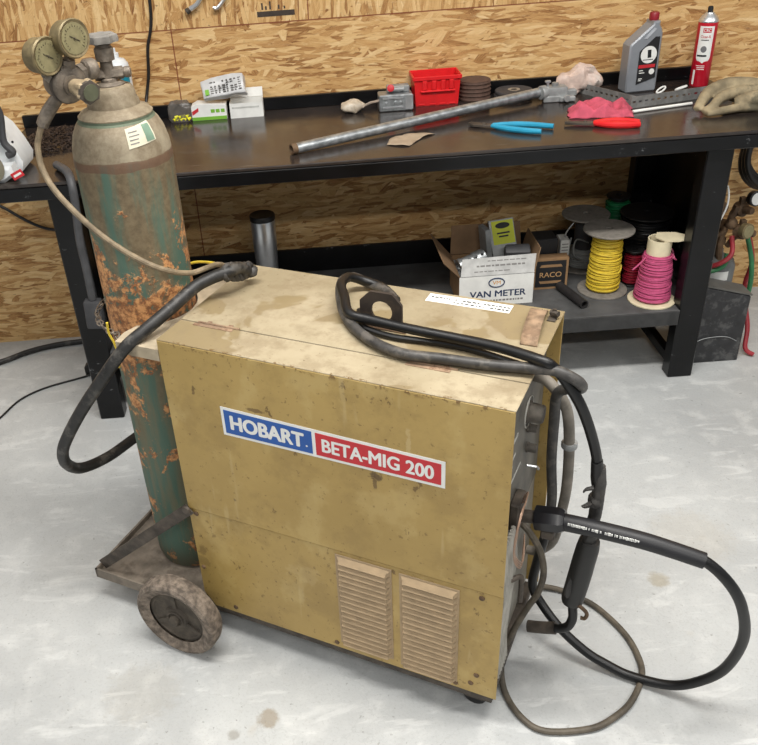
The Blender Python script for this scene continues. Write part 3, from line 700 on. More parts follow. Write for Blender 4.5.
nt.lathe([(.015,0),(.0175,.003),(.0175,.016),(.015,.019)], G(-.440,1.722,1.375), (.6,.75,.05), 6)
nt.lathe([(.016,0),(.0205,.004),(.0205,.020),(.017,.026)], G(-.428,1.740,1.377), (.75,.62,.0), 24)
nt.build('inlet_nut', M_PEWTER, rg)
for gcx, gback, nm in ((G(-.464,1.645,1.425), G(-.496,1.668,1.425), 'a'),(G(-.414,1.665,1.449), G(-.444,1.690,1.448), 'b')):
    d = (gcx-gback).normalized(); L_ = (gcx-gback).length
    g = MB().lathe([(.021,0),(.029,.002),(.0315,.007),(.032,L_-.009),(.0345,L_-.008),(.0352,L_-.002),(.033,L_+.001),(.0285,L_-.001)], gback, d, 40); go = g.build('gauge', M_BRASS, rg)
    f = MB().lathe([(.0283,L_-.0012),(.0283,L_)], gback, d, 36).build('dial_face', M_DIAL, go)
    tk = MB(); r_ = d.orthogonal().normalized(); up = Vector((0,0,1)); rt = up.cross(d).normalized(); up = d.cross(rt)
    cc_ = gback+d*(L_+.0006)
    for k in range(19):
        a_ = math.radians(225-k*15); w_ = rt*math.cos(a_)+up*math.sin(a_)
        tk.tube([cc_+w_*.020, cc_+w_*(.0245 if k % 3 == 0 else .0225)], .0005, 4, smooth=False)
    tk.tube([cc_-rt*.010+up*.006, cc_+rt*.010-up*.006], .0010, 4, smooth=False); tk.ball(cc_, .0028, 1)
    tk.build('dial_markings', plain('faded_dial_ink', (70,62,44), .7), go)
    st_ = MB().cyl(gback+d*.016-Vector((0,0,.034)), bc+Vector((0,0,.022))+(gback-bc)*.12, .009, n=8).lathe([(.013,0),(.013,.014)], bc+(gback+d*.016-Vector((0,0,.036))-bc)*.62, (gback-bc), 6)
    st_.build('gauge_stem', M_PEWTER, rg)
ot = MB().tube([bc+Vector((-.014,-.004,-.022)), G(-.497,1.682,1.318), G(-.510,1.68,1.300)], [.012,.0135,.0125], 12)
ot.lathe([(.0115,0),(.0125,.002),(.0125,.014),(.010,.016)], G(-.508,1.68,1.304), (-.5,0,-.85), 6); ot.build('outlet_fitting', M_PEWTER, rg)

# ------------------------------------------------------------------ hoses and cables
def cable(name, pts, r, mat, label, cat, n=10, sub=6):
    return tag(MB().tube(pts, r, n, sub).build(name, mat), label, cat)
cable('gas_hose', [(-.516,1.68,1.293),(-.525,1.68,1.275),(-.534,1.68,1.250),(-.532,1.67,1.211),(-.513,1.655,1.169),(-.474,1.64,1.119),(-.429,1.635,1.068),(-.376,1.635,1.021),(-.322,1.645,.983),(-.277,1.69,.951),(-.245,1.72,.946),(-.225,1.76,.935),(-.21,1.82,.90),(-.20,1.90,.84)], .0062, M_TANHOSE,
      'thin tan gas hose hanging from the regulator across the rusty cylinder', 'hose')
fat = [(-.160,1.775,.908),(-.178,1.75,.928),(-.198,1.725,.931),(-.234,1.715,.924),(-.27,1.69,.917),(-.324,1.64,.892),(-.376,1.60,.867),(-.422,1.58,.838),(-.483,1.58,.767),(-.553,1.60,.675),(-.607,1.62,.593),(-.637,1.64,.534),(-.651,1.68,.468),(-.639,1.74,.407),(-.599,1.84,.362),(-.547,1.95,.34),(-.46,2.02,.36),(-.33,2.05,.42),(-.22,2.02,.52),(-.16,1.96,.62)]
fc = thing('power_cable', 'thick dusty black cable drooping in a big loop left of the cylinder', 'cable', (-.651,1.68,0))
MB().tube([Vector(p)-Vector((-.651,1.68,0)) for p in fat], .0143, 14).build('cable_jacket', M_CABLE, fc)
wrp = MB()
for k in range(5):
    c = Vector((-.160-.010*k,1.775-.012*k,.908+.005*k))-Vector((-.651,1.68,0)); wrp.torus(c, .015, .0075, (.9,-.4,-.2+.1*k), 18, 8)
wrp.ball(Vector((-.152,1.785,.901))-Vector((-.651,1.68,0)), .018, 2, (1,1,.8)).jitter(.004, 60)
wrp.build('tape_wrap', plain('old_black_tape', (58,56,54), .55, var=.3, dirt=(96,92,88)), fc)
cable('yellow_wire', [(-.335,1.905,.868),(-.30,1.90,.882),(-.27,1.89,.886),(-.235,1.865,.889),(-.19,1.82,.892),(-.165,1.79,.888)], .0035, M_YELW,
      'short yellow wire poking out behind the cylinder beside the lid', 'wire')
cable('yellow_green_wire', [(-.466,1.645,.868),(-.468,1.648,.84),(-.462,1.650,.815),(-.458,1.648,.785),(-.462,1.65,.75)], .0028, M_YELW,
      'short yellow wire end dangling beside the retaining chain', 'wire')
# flexible cord with a black plug hanging against the left bench leg
pc = thing('plug_cord', 'grey-black cord with a blocky black plug hanging by the left bench leg', 'cord', (-.73,2.50,0))
PO = Vector((-.73,2.50,0))
MB().tube([Vector(p)-PO for p in [(-.80,2.66,.916),(-.74,2.55,.925),(-.722,2.505,.90),(-.722,2.495,.84),(-.734,2.497,.722),(-.735,2.5,.619),(-.738,2.5,.515)]], .013, 12).build('cord', plain('faded_grey_cord', (74,74,76), .5, var=.15), pc)
MB().box((-.028,-.02,-.05),(.028,.02,.05),.007,seg=2).xf(TR(-.742+.73,0,.463) @ RY(.06)).build('plug', M_DKGREY, pc)
cable('floor_cable', [(-1.75,2.85,.012),(-1.5,2.93,.012),(-1.323,3.018,.012),(-1.221,3.09,.012),(-1.103,3.133,.012),(-.95,3.15,.012),(-.86,3.16,.012)], .0115, M_CABLE,
      'thick black cable lying on the floor at the foot of the wall', 'cable')
cable('thin_floor_cord', [(-1.32,2.40,.004),(-1.25,2.52,.004),(-1.209,2.615,.004),(-1.166,2.729,.004),(-1.088,2.803,.004),(-.963,2.859,.004),(-.90,2.88,.01)], .0038, M_RUBBER,
      'thin black cord on the floor running under the bench left end', 'cord')
cable('extension_cord', [(-.505,3.203,1.75),(-.508,3.203,1.45),(-.512,3.203,1.304),(-.522,3.203,1.22),(-.545,3.203,1.15),(-.558,3.203,1.06),(-.575,3.195,.99),(-.585,3.17,.945)], .0055, M_RUBBER,
      'black cord hanging down the strand board wall behind the cylinder', 'cord')
cable('slack_cord', [(-1.45,3.17,.72),(-1.32,3.19,.66),(-1.22,3.2,.61),(-1.15,3.2,.555),(-1.09,3.2,.515),(-1.035,3.2,.495),(-.97,3.2,.49)], .006, M_RUBBER,
      'black cord sagging across the wall under the bench left end', 'cord')

# torch: connector, strain-relief sleeve, cable loop, coil on the lid, gun
tc_ = thing('welding_torch', 'black welding torch with its long cable coiled over the lid', 'welding torch', W(.9,.2,0))
TO = W(.9,.2,0)
def TL(pts): return [W(*p)-TO for p in pts]
loop = [(.988,.15,.518),(1.05,.152,.512),(1.105,.155,.503),(1.157,.16,.459),(1.194,.175,.387),(1.215,.205,.271),(1.2,.228,.15),(1.16,.235,.079),(1.103,.24,.030),(1.016,.245,.0145),(.957,.25,.024),(.908,.255,.040),(.842,.27,.076),(.785,.30,.112),(.760,.31,.151),(.768,.30,.245),(.785,.29,.358),(.790,.28,.457),(.784,.26,.582),(.785,.24,.699),(.789,.22,.774),(.812,.20,.805),(.842,.16,.838),(.838,.125,.874),(.799,.122,.889),(.747,.120,.8855),(.674,.108,.8845),(.591,.101,.8845),(.511,.094,.8845),(.428,.126,.8845),(.356,.185,.886),(.315,.245,.897),(.300,.285,.915),(.303,.335,.905),(.335,.352,.886),(.38,.335,.885),(.42,.295,.885)]
MB().tube(TL(loop[:17]), .0112, 12, 6).build('cable', M_SHINY, tc_)
MB().tube(TL(loop[16:]), .0108, 12, 5).build('cable', plain('scuffed_grey_cable', (62,60,58), .5, var=.3, vscale=40, dirt=(112,106,98), dscale=30), tc_)
coil2 = [(.42,.30,.8825),(.372,.345,.8835),(.325,.348,.893),(.300,.318,.912),(.306,.27,.916),(.330,.232,.912),(.365,.180,.903),(.418,.175,.899),(.502,.168,.897),(.619,.160,.898),(.696,.145,.903),(.774,.12,.906),(.792,.125,.895),(.812,.13,.873),(.842,.14,.822),(.862,.155,.765),(.879,.175,.694),(.887,.19,.640)]
MB().tube(TL(coil2), .0105, 12, 5).build('cable', M_SHINY, tc_)
MB().tube(TL([(.36,.24,.878),(.385,.19,.878),(.407,.172,.878),(.468,.160,.877),(.542,.165,.877),(.623,.165,.877),(.70,.145,.879),(.76,.128,.880)]), .0068, 10, 5).build('lead', M_SHINY, tc_)
sl = MB().tube(TL([(.835,.15,.516),(.90,.15,.519),(.988,.15,.519),(1.05,.152,.512),(1.108,.155,.502)]), [.0185,.018,.0175,.017,.0165], 16, 6); slo = sl.build('strain_relief_sleeve', plain('matte_black_sleeve', (30,30,33), .5, var=.1), tc_)
cn = MB(); cdir = (W(.832,.15,.517)-W(.76,.15,.505))
cn.lathe([(.014,0),(.014,.034),(.012,.036)], TL([(.748,.15,.505)])[0], cdir, 16); cn.build('brass_stub', M_DARKST, tc_)
c2 = MB().lathe([(.022,0),(.027,.003),(.028,.006),(.028,.050),(.0255,.056),(.022,.062)], TL([(.781,.15,.510)])[0], cdir, 8); c2.box((-.008,-.008,-.02),(.008,.008,.02),.003) if False else None
c2.build('connector_body', plain('black_connector', (24,24,28), .3, var=.1), tc_)
MB().box((-.014,-.012,-.012),(.014,.012,.012),.003).xf(TR(*TL([(.81,.15,.478)])[0]) @ RZ(PHI)).build('connector_lock', M_DARKST, tc_)
wt_ = MB(); random.seed(3)
for k in range(44):
    t = k/43; u = .850+.135*t
    if random.random() < .85: 
        hh = random.uniform(.0022,.0042)
        wt_.box((u,.1315,.526-hh),(u+random.uniform(.0015,.0032),.1330,.526+hh*.6))
bmesh.ops.transform(wt_.bm, matrix=TR(*(-TO)) @ TR(OX,OY,0) @ RZ(PHI), verts=wt_.bm.verts)
wt_.xf(TR(0,0,.0035)).build('printed_marks', M_STICKW, slo)
gb = MB().tube(TL([(.884,.182,.665),(.888,.19,.62),(.891,.19,.60)]), [.0115,.0135,.0128], 14, 4); gb.build('cable_boot', M_RUBBER, tc_)
tp_ = MB().tube(TL([(.889,.19,.645),(.894,.19,.60),(.8945,.19,.55),(.892,.19,.50),(.888,.19,.435)]), [.0125,.0135,.013,.0128,.015], 14, 6)
tp_.tube(TL([(.885,.176,.600),(.872,.170,.596),(.868,.168,.588)]), [.006,.004,.001], 5).tube(TL([(.885,.176,.560),(.873,.171,.553),(.868,.168,.556)]), [.007,.005,.001], 5)
tp_.tube(TL([(.891,.19,.572),(.891,.19,.560),(.891,.19,.548)]), [.0145,.0165,.0148], 12).jitter(.002, 90)
tp_.build('taped_cable_end', plain('old_black_tape', (58,56,54), .55), tc_)
hd = MB().tube(TL([(.890,.19,.450),(.888,.19,.425),(.884,.19,.39),(.880,.192,.35),(.875,.196,.305),(.870,.2,.262),(.869,.2,.248)]), [.021,.0240,.0245,.025,.025,.0245,.022], 18, 5)
hd.build('handle', plain('black_grip', (34,33,32), .5, var=.15), tc_)
MB().tube(TL([(.872,.190,.36),(.862,.176,.33),(.860,.176,.30),(.862,.184,.28)]), .008, 8).build('trigger', plain('dark_grey_trigger', (52,50,48), .6), tc_)
nk = MB().tube(TL([(.868,.2,.255),(.873,.2,.225),(.875,.2,.195),(.868,.2,.168),(.852,.2,.153),(.835,.2,.147)]), .0105, 14, 5).build('neck', M_SHINY, tc_)
MB().tube(TL([(.840,.2,.149),(.810,.2,.138),(.778,.2,.129)]), [.0145,.0142,.0142], 16, 3).build('nozzle', M_DARKST, tc_)
hk2 = MB().tube(TL([(.872,.185,.262),(.890,.185,.255),(.905,.186,.240),(.903,.187,.222),(.893,.187,.220)]), .0045, 7).build('hanging_hook', M_RUSTST, tc_)

# ground lead
gl = thing('ground_lead', 'grimy grey ground lead looping on the floor before the machine front', 'cable', W(.9,.2,0))
MB().tube(TL([(.733,.21,.435),(.759,.195,.430),(.790,.19,.385),(.803,.19,.322),(.795,.19,.256),(.774,.19,.198),(.747,.172,.118),(.733,.15,.045),(.755,.096,.012),(.807,.043,.0085),(.867,.027,.0085),(.957,.071,.0085),(1.002,.123,.0085),(1.03,.181,.0085),(1.041,.26,.0085),(1.024,.316,.0085),(.983,.375,.0085),(.912,.430,.0085),(.858,.450,.0085),(.805,.458,.0085),(.76,.45,.012)]), .0075, 10, 6).build('cable', M_GREYCAB, gl)
MB().tube(TL([(.86,.448,.018),(.862,.44,.035),(.858,.43,.060),(.862,.43,.075)]), .006, 7).tube(TL([(.858,.43,.058),(.845,.425,.068),(.838,.422,.066)]), .003, 6).build('cable_clip', M_DARKST, gl)
# second hanging lead beside the front, with a light band
l2 = thing('hanging_lead', 'dark grey lead hanging beside the front panel with a light band', 'cable', W(.80,.32,0))
L2O = W(.80,.32,0)
MB().tube([W(*p)-L2O for p in [(.7335,.27,.775),(.760,.255,.780),(.792,.245,.755),(.808,.262,.70),(.815,.28,.602),(.817,.29,.499),(.811,.30,.417),(.796,.32,.303),(.76,.34,.24),(.7335,.345,.23)]], .0115, 12, 5).build('cable', plain('grey_brown_lead', (128,121,111), .6, var=.2, dirt=(84,78,70)), l2)
MB().lathe([(.016,0),(.017,.002),(.017,.012),(.016,.014)], W(.8145,.279,.61)-L2O, (0,0,1), 16).build('band', M_CAST, l2)

# ------------------------------------------------------------------ things on the bench
Z0 = ZT
FX, FZ = Vector((1,0,0)), Vector((0,0,1))
def front(x, y, z): return face_m((x,y,z), (1,0,0), (0,0,1))    # a plane facing the camera side (-y)

# white plastic machine at the far left
sw = thing('chop_saw', 'white plastic power tool with black parts on the bench left end', 'power tool', (-1.06, 2.72, Z0))
def swp(x, y, z): return (x+1.06, y-2.72, z-Z0)
sb = MB(); prof_s = [(-1.24,.0),(-.915,.0),(-.90,.012),(-.893,.04),(-.91,.085),(-.935,.135),(-.955,.155),(-1.0,.160),(-1.24,.155)]
sb.prism([(x+1.06, z) for x, z in prof_s], -.10, .05, 'y', .012); sb.build('housing', M_WHITE, sw)
MB().prism([(-.22,0),(.12,0),(.155,.02),(.15,.05),(-.22,.05)], -.165, -.1005, 'y', .01).build('base_skirt', M_WHITE, sw)
MB().lathe([(.052,0),(.058,.006),(.058,.05),(.05,.058)], swp(-.975,2.60,1.10), (.15,-.9,.3), 28).tube([swp(-.985,2.585,1.11),swp(-.955,2.57,1.15),swp(-.925,2.58,1.145),swp(-.915,2.60,1.10),swp(-.925,2.60,1.02),swp(-.905,2.60,.985),swp(-.925,2.60,.975)], .011, 10).build('handle', M_DKGREY, sw)
MB().lathe([(.05,0),(.05,.003)], swp(-.975,2.548,.955), (0,-1,0), 28).box(swp(-.985,2.545,.91), swp(-.965,2.552,.95)).build('guard_dial', plain('worn_olive_metal', (132,126,108), .5, .3), sw)
lbm = face_m(swp(-.893,2.5545,.927), (1,0,.45), (0,0,1))
rl = MB().box((-.019,-.011,0),(.019,.011,.001)); rl.xf(lbm).build('red_label', M_REDPRINT, sw)
MB().box((-.013,-.0035,.001),(.013,.0035,.0013)).xf(lbm).build('label_print', M_STICKW, sw)
MB().lathe([(.004,0),(.004,.002)], swp(-.905,2.6195,1.01), (0,-1,0), 12).build('button', M_INK, sw)

# heap of shavings
sv = MB(); random.seed(11)
for k in range(420):
    a_ = random.uniform(0,2*PI); r_ = math.sqrt(random.random()); x = -.875+.125*r_*math.cos(a_); y = 2.985+.155*r_*math.sin(a_); h_ = .022*(1-r_*r_)+.004
    z = Z0+.004+random.random()*h_; q = random.uniform(0,PI); l_ = random.uniform(.006,.014)
    p = Vector((x,y,z)); dv = Vector((math.cos(q), math.sin(q), random.uniform(-.2,.4)))*l_
    if p.z-abs(dv.z) < Z0+.003: dv.z = 0
    sv.tube([p-dv, p+Vector((-dv.y,dv.x,0))*.5, p+dv], .0024, 4, 2)
sv.build('steel_turnings', M_SHAV); o = COL.objects[-1] if False else bpy.data.objects['steel_turnings']
tag(o, 'heap of dark metal turnings on the bench between white tool and cylinder', 'metal turnings', kind='stuff')

# spray bottle at the back
sp = thing('spray_bottle', 'white and teal bottle standing at the back behind the cylinder', 'bottle', (-.652, 3.13, Z0))
MB().lathe([(.040,0),(.045,.004),(.045,.185),(.041,.215),(.030,.230),(.016,.235),(.013,.2365)], n=36).build('bottle', M_WHITE, sp)
MB().lathe([(.012,.236),(.014,.238),(.014,.252),(.006,.254),(.005,.268)], n=20).build('cap', M_WHITE, sp)
def cylp(R, a0, a1, z0, z1):
    return lambda a, b: Vector((R*math.cos(math.radians(a0+(a1-a0)*a)), R*math.sin(math.radians(a0+(a1-a0)*a)), z0+(z1-z0)*b))
MB().grid(cylp(.0458,-72,-25,.02,.195), 10, 2).build('teal_label', M_TEALP, sp)

# bag with yellow pieces
def bag(name, label, c, w, d, h, mat, seed, rot=0, grp=None):
    o_ = MB().grid(lambda a, b: Vector((math.cos(2*PI*a)*w*(1-.0*b)*(1-.35*b**3)*(1 if b > .01 else .86), math.sin(2*PI*a)*d*(1-b**1.5)*(1 if b > .01 else .86)+.001, h*b)), 28, 10)
    bmesh.ops.remove_doubles(o_.bm, verts=o_.bm.verts, dist=.0001)
    o_.jitter(.007, 38, seed)
    for v in o_.bm.verts: v.co.z = max(v.co.z, .0006)
    o_.xf(TR(*c) @ RZ(rot))
    return o_
bb = thing('parts_bag', 'small clear bag of yellow pieces left of the green box', 'bag', (-.452, 3.12, Z0))
bag('x','x',(0,0,0), .045, .022, .078, M_BAG, 3).build('bag', M_DKBAG, bb)
for k in range(9):
    x = -.026+.0065*k; MB().cyl((x,random.uniform(-.016,-.006),.010+.009*(k % 2)),(x+.011,random.uniform(-.014,-.004),.016+.009*(k % 2)),.0065,.003,8).build('yellow_piece', M_YELLOW, bb)
# small boxes
gx = thing('small_box', 'white box with green print standing between yellow-piece bag and white box', 'box', (-.345, 3.14, Z0))
MB().prism([(-.066,0),(.060,0),(.060,.052),(-.046,.060),(-.066,.050)], -.028, .028, 'y', .001).build('carton', M_PAPER, gx)
MB().box((-.0655,-.0288,.001),(.0595,-.0281,.013)).build('green_stripe', M_GREENP, gx)
for k in range(3): MB().box((.004+.018*k,-.0288,.026),(.018+.018*k,-.0281,.038)).build('green_mark', M_GREENP, gx)
MB().prism([(-.064,.020),(-.040,.034),(-.040,.046),(-.064,.034)], -.0288, -.0281, 'y').build('red_mark', M_REDPRINT, gx)
wx = thing('small_box', 'open plain white box right of the green printed box', 'box', (-.212, 3.145, Z0))
MB().box((-.060,-.034,0),(.060,.034,.003)).box((-.060,-.034,.003),(.060,-.0325,.052)).box((-.060,.0325,.003),(.060,.034,.056)).box((-.060,-.0325,.003),(-.0585,.0325,.052)).box((.0585,-.0325,.003),(.060,.0325,.056)).build('carton', M_PAPER, wx)
MB().box((-.06,-.0015,0),(.06,0,.034)).xf(TR(0,.034,.0565) @ RX(-.5)).build('box_flap', M_PAPER, wx)
MB().box((-.052,-.0348,.034),(.046,-.0342,.040)).build('tuck_slot_shade', plain('grey_shadow_card', (190,190,186), .8), wx)  # darker strip paints in the shade of the carton's tuck slot
pk = thing('blister_pack', 'crumpled white printed packet lying on top of the two small boxes', 'packet', (-.287, 3.135, Z0+.0605))
pkb = MB().box((-.078,-.016,-.036),(.078,.016,.036),.005,seg=2)
bmesh.ops.subdivide_edges(pkb.bm, edges=pkb.bm.edges, cuts=3, use_grid_fill=True); pkb.jitter(.008, 26, 4)
pm = TR(0,0,.046) @ RY(-.12) @ RX(-.62)
pkb.xf(pm).build('packet', plain('crinkled_clear_white', (196,196,196), .3, var=.08), pk)
ik = MB(); random.seed(5)
for i_ in range(8):
    for j_ in range(6):
        if random.random() < .8: ik.box((-.045+.0145*i_,-.0215,-.024+.008*j_),(-.045+.0145*i_+random.uniform(.004,.011),-.0135,-.021+.008*j_))
ik.xf(pm).build('printed_text', plain('grey_ink', (120,118,116), .7), pk)
MB().box((-.066,-.0215,-.026),(-.052,-.0135,-.006)).xf(pm).build('green_mark', M_GREENP, pk)

# baggie with a tail
bg = thing('parts_bag', 'crumpled clear bag of hardware left of the grey metal bracket', 'bag', (.17, 3.075, Z0))
b1 = MB().ball((0,0,.022), .022, 3, (2.1,1.4,1.0)); b1.jitter(.010, 34, 9)
for v in b1.bm.verts: v.co.z = max(v.co.z, .0006)
b1.build('bag', plain('cloudy_plastic', (196,184,166), .3, var=.18, vscale=50, dirt=(140,122,100)), bg)
t1 = MB().grid(lambda a, b: Vector((.035+.075*a, -.01+.012*math.sin(5*a)+.02*(b-.5)*(1-.5*a), .018+.028*a+.004*math.sin(9*b+5*a))), 10, 6); t1.build('bag_tail', plain('cloudy_plastic_tail', (196,180,164), .3, alpha=.7), bg)

# galvanised bracket assembly with a red knob
mb_ = thing('switch_box', 'grey metal electrical box with a red knob left of the red bin', 'electrical box', (.325, 3.085, Z0))
MB().box((-.062,-.042,0),(.058,.03,.058),.004).build('box_body', M_GALV, mb_)
MB().box((.030,-.0455,.006),(.0585,-.0425,.056),.001).box((-.05,-.0445,.012),(.024,-.0425,.018),.0005).box((-.05,-.0445,.044),(.024,-.0425,.05),.0005).build('face_flange', M_CHROME, mb_)
for x_, z_ in ((-.036,.03),(-.004,.031),(.014,.031)): MB().lathe([(.006,0),(.006,.003),(.003,.004)], (x_,-.042,z_), (0,-1,0), 10).build('screw', M_GALV, mb_)
MB().box((-.03,-.01,.0582),(.05,.028,.080),.003).cyl((-.02,-.01,.07),(.03,-.014,.071),.007).build('upper_bracket', M_CAST, mb_)
MB().lathe([(.009,0),(.0125,.003),(.0125,.012),(.009,.014)], (-.018,-.018,.076), (-.1,-.9,.3), 16).build('red_knob', M_REDPRINT, mb_)
# red bin
rb = thing('parts_bin', 'red plastic open-top parts bin on the bench beside brown coil', 'bin', (.475, 3.135, Z0))
b_ = MB()
A0, A1 = [(-.076,-.046),(.076,-.046),(.076,.048),(-.076,.048)], [(-.083,-.055),(.083,-.055),(.083,.055),(-.083,.055)]
def loft(mb, P0, z0, P1, z1):
    a_ = [mb.bm.verts.new((x,y,z0)) for x, y in P0]; c_ = [mb.bm.verts.new((x,y,z1)) for x, y in P1]
    for k in range(4): mb.bm.faces.new((a_[k], a_[(k+1) % 4], c_[(k+1) % 4], c_[k]))
    return a_, c_
o0, o1 = loft(b_, A0, 0, A1, .098)
I0 = [(x*.95,y*.93) for x, y in A0]; I1 = [(x*.955,y*.94) for x, y in A1]
i0, i1 = loft(b_, I0, .004, I1, .098)
b_.bm.faces.new(o0[::-1]); b_.bm.faces.new(i0)
for k in range(4): b_.bm.faces.new((o1[k], o1[(k+1) % 4], i1[(k+1) % 4], i1[k]))
b_.build('bin_shell', M_REDP, rb)
MB().box((-.087,-.060,.090),(.087,-.054,.104),.002).box((-.087,.054,.090),(.087,.060,.104),.002).box((-.088,-.0538,.090),(-.082,.0538,.104),.002).box((.082,-.0538,.090),(.088,.0538,.104),.002).build('rim', M_REDP, rb)
rb2 = MB()
for x_ in (-.045,-.012,.021,.05): rb2.box((x_-.009,-.060,.056),(x_+.009,-.0475,.0898),.003)
rb2.box((-.060,-.0605,.048),(.064,-.047,.056),.003); rb2.build('moulded_grip', M_REDP, rb)
for x_ in (-.055,-.015,.02,.055): MB().box((x_-.012,-.048,.001),(x_+.012,-.0425,.008),.002).build('foot_lug', M_REDP, rb)
# brown coil of abrasive cloth
cb = MB()
cb.lathe([(.036,0),(.056,0),(.056,.068),(.036,.068)], (.620,3.145,Z0), (0,0,1), 40)
for k in range(5): cb.torus((.620,3.145,Z0+.006+.0138*k), .0555, .0042, m=6)
fbm = cb.bm
bmesh.ops.remove_doubles(fbm, verts=fbm.verts, dist=.00001)
tag(cb.build('abrasive_roll', M_BROWN), 'brown coiled roll standing between red bin and flat discs', 'roll')
for k, lb_ in enumerate(('dark grinding disc at the bottom of the two-disc stack', 'thin dark grinding disc with pale hub on top of the two-disc stack')):
    gd = thing('grinding_disc', lb_, 'grinding disc', (.757+.003*k, 3.125-.002*k, Z0+.0135*k), k*.7, 'grinding discs stacked on the bench')
    MB().lathe([(.010,.003),(.066,0),(.068,.004),(.068,.010),(.066,.013),(.024,.013),(.012,.009),(.010,.009),(.010,.003)], n=44, caps=False).build('disc', M_DISC, gd)
    if k: MB().lathe([(.011,.0133),(.022,.0133),(.022,.0142),(.011,.0142),(.011,.0133)], n=24, caps=False).build('hub_ring', plain('pale_hub', (150,138,122), .6), gd)

# conduit: long galvanised pipe with a bell fitting at its end
a, b = Vector((-.052,2.630,Z0+.0172)), Vector((.835,3.035,Z0+.0330)); d = (b-a)
pp = thing('steel_pipe', 'long galvanised pipe lying diagonally across the bench top', 'pipe', a)
pt_ = MB(); pt_.lathe([(.0135,0),(.0165,0),(.0165,d.length),(.0135,d.length),(.0135,0)], (0,0,0), d, 24, caps=False)
pt_.build('pipe_tube', M_GALV, pp)
MB().lathe([(.0168,.0),(.0168,.018),(.0138,.018)], -d.normalized()*.001, d, 24, caps=False).lathe([(.0166,.018),(.0170,.018),(.0170,.0),(.0132,-.0005),(.0132,.03)], -d.normalized()*.001, d, 24, caps=False).build('rusty_end', M_RUSTST, pp)
MB().cyl(d*.93, d*.985, .0145).build('blank_sleeve', M_GALV, pp) if False else None
ft = thing('conduit_fitting', 'grey cast conduit fitting at the upper end of the long pipe', 'fitting', (.885,3.04,Z0))
MB().box((-.038,-.026,.001),(.042,.026,.050),.008,seg=2).box((-.045,-.034,.0),(.02,-.024,.022),.003).box((.01,-.045,.001),(.065,-.02,.020),.004).box((.03,-.01,.01),(.078,.016,.034),.004).build('casting', M_CAST, ft)
MB().lathe([(.022,0),(.024,.003),(.024,.018),(.021,.020)], (-.056,-.020,.033), (.9,.4,0), 20).lathe([(.011,0),(.013,.004),(.011,.010)], (.03,-.046,.016), (.2,-1,0), 12).lathe([(.012,0),(.012,.010),(.008,.012)], (.0,0,.050), (0,0,1), 14).build('clamp_collar', M_CAST, ft)
MB().box((-.030,-.004,.050),(-.022,.004,.068)).box((-.036,-.006,.062),(-.016,.006,.070),.002).build('wing_screw', M_GALV, ft)
b2 = MB().ball((.995,3.11,Z0+.044), .036, 3, (2.2,1.0,1.3)); b2.jitter(.022, 26, 2)
for v in b2.bm.verts: v.co.z = max(v.co.z, Z0+.0006)
tag(b2.build('plastic_bag', plain('crinkled_clear_pink', (206,184,172), .25, var=.12, vscale=40, dirt=(228,222,214))), 'crumpled clear plastic bag behind the cast conduit fitting', 'bag')

# scrap of tan paper by the pipe
so = MB()
outl = [(.250,2.655),(.275,2.64),(.318,2.625),(.340,2.66),(.372,2.705),(.415,2.735),(.39,2.755),(.33,2.75),(.285,2.74),(.262,2.70)]
cx_, cy_ = .32, 2.69
def scrap(a_, b_):
    f = a_*len(outl); i_ = int(f) % len(outl); t_ = f-int(f); p = Vector(outl[i_]).lerp(Vector(outl[(i_+1) % len(outl)]), t_)
    x, y = cx_+(p.x-cx_)*b_, cy_+(p.y-cy_)*b_
    return Vector((x, y, Z0+.0012+.006*max(0, noise.noise(Vector((x*22,y*22,1)))+.25)))
so.grid(scrap, 40, 8); bmesh.ops.remove_doubles(so.bm, verts=so.bm.verts, dist=.00005)
o = so.build('paper_scrap', plain('tan_scrap', (168,150,128), .8, var=.1, dirt=(120,100,80))); m = o.modifiers.new('Solidify','SOLIDIFY'); m.thickness = .0012; m.offset = 1
tag(o, 'torn tan paper scrap lying just in front of the long pipe', 'paper scrap')

# pliers
def pliers(name, label, at, rot, grip, kind):
    t = thing(name, label, 'pliers', at, rot)
    z = .010
    for s_ in (1,-1):
        if kind == 'tongue':
            MB().tube([(.045,.005*s_,z),(.075,.017*s_,z),(.12,.029*s_,z),(.17,.034*s_,z),(.225+.012*s_,.032*s_,z)], [.006,.008,.0095,.0095,.008], 10, 5).build('grip', grip, t)
        else:
            MB().tube([(.055,.004*s_,z),(.085,.016*s_,z),(.12,.022*s_,z),(.16,.020*s_,z),(.195,.012*s_,z)], [.007,.010,.0115,.0115,.009], 10, 5).build('grip', grip, t)
    if kind == 'tongue':
        MB().prism([(-.028,-.004),(-.03,.014),(-.012,.020),(.012,.012),(.055,.012),(.055,-.010),(.01,-.010),(-.012,-.012)], .004, .012, 'z', .001).prism([(-.036,.001),(-.034,.012),(-.026,.016),(-.024,-.002)], .003, .013, 'z').lathe([(.007,0),(.006,.004)], (.018,0,.012), (0,0,1), 14).build('jaws', M_DARKST, t)
    else:
        MB().prism([(-.035,-.002),(-.035,.004),(.0,.012),(.03,.013),(.062,.010),(.062,-.010),(.03,-.013),(.0,-.010)], .004, .013, 'z', .001).lathe([(.007,0),(.006,.003)], (.028,0,.013), (0,0,1), 14).build('jaws', M_DARKST, t)
    return t
pliers('pliers', 'blue-handled pliers lying open on the bench front', (.565,2.775,Z0), -.48, M_TEAL, 'tongue')
pliers('pliers', 'red-handled pliers lying in front of the red shop rag', (.868,2.715,Z0), -.30, M_REDP, 'side')

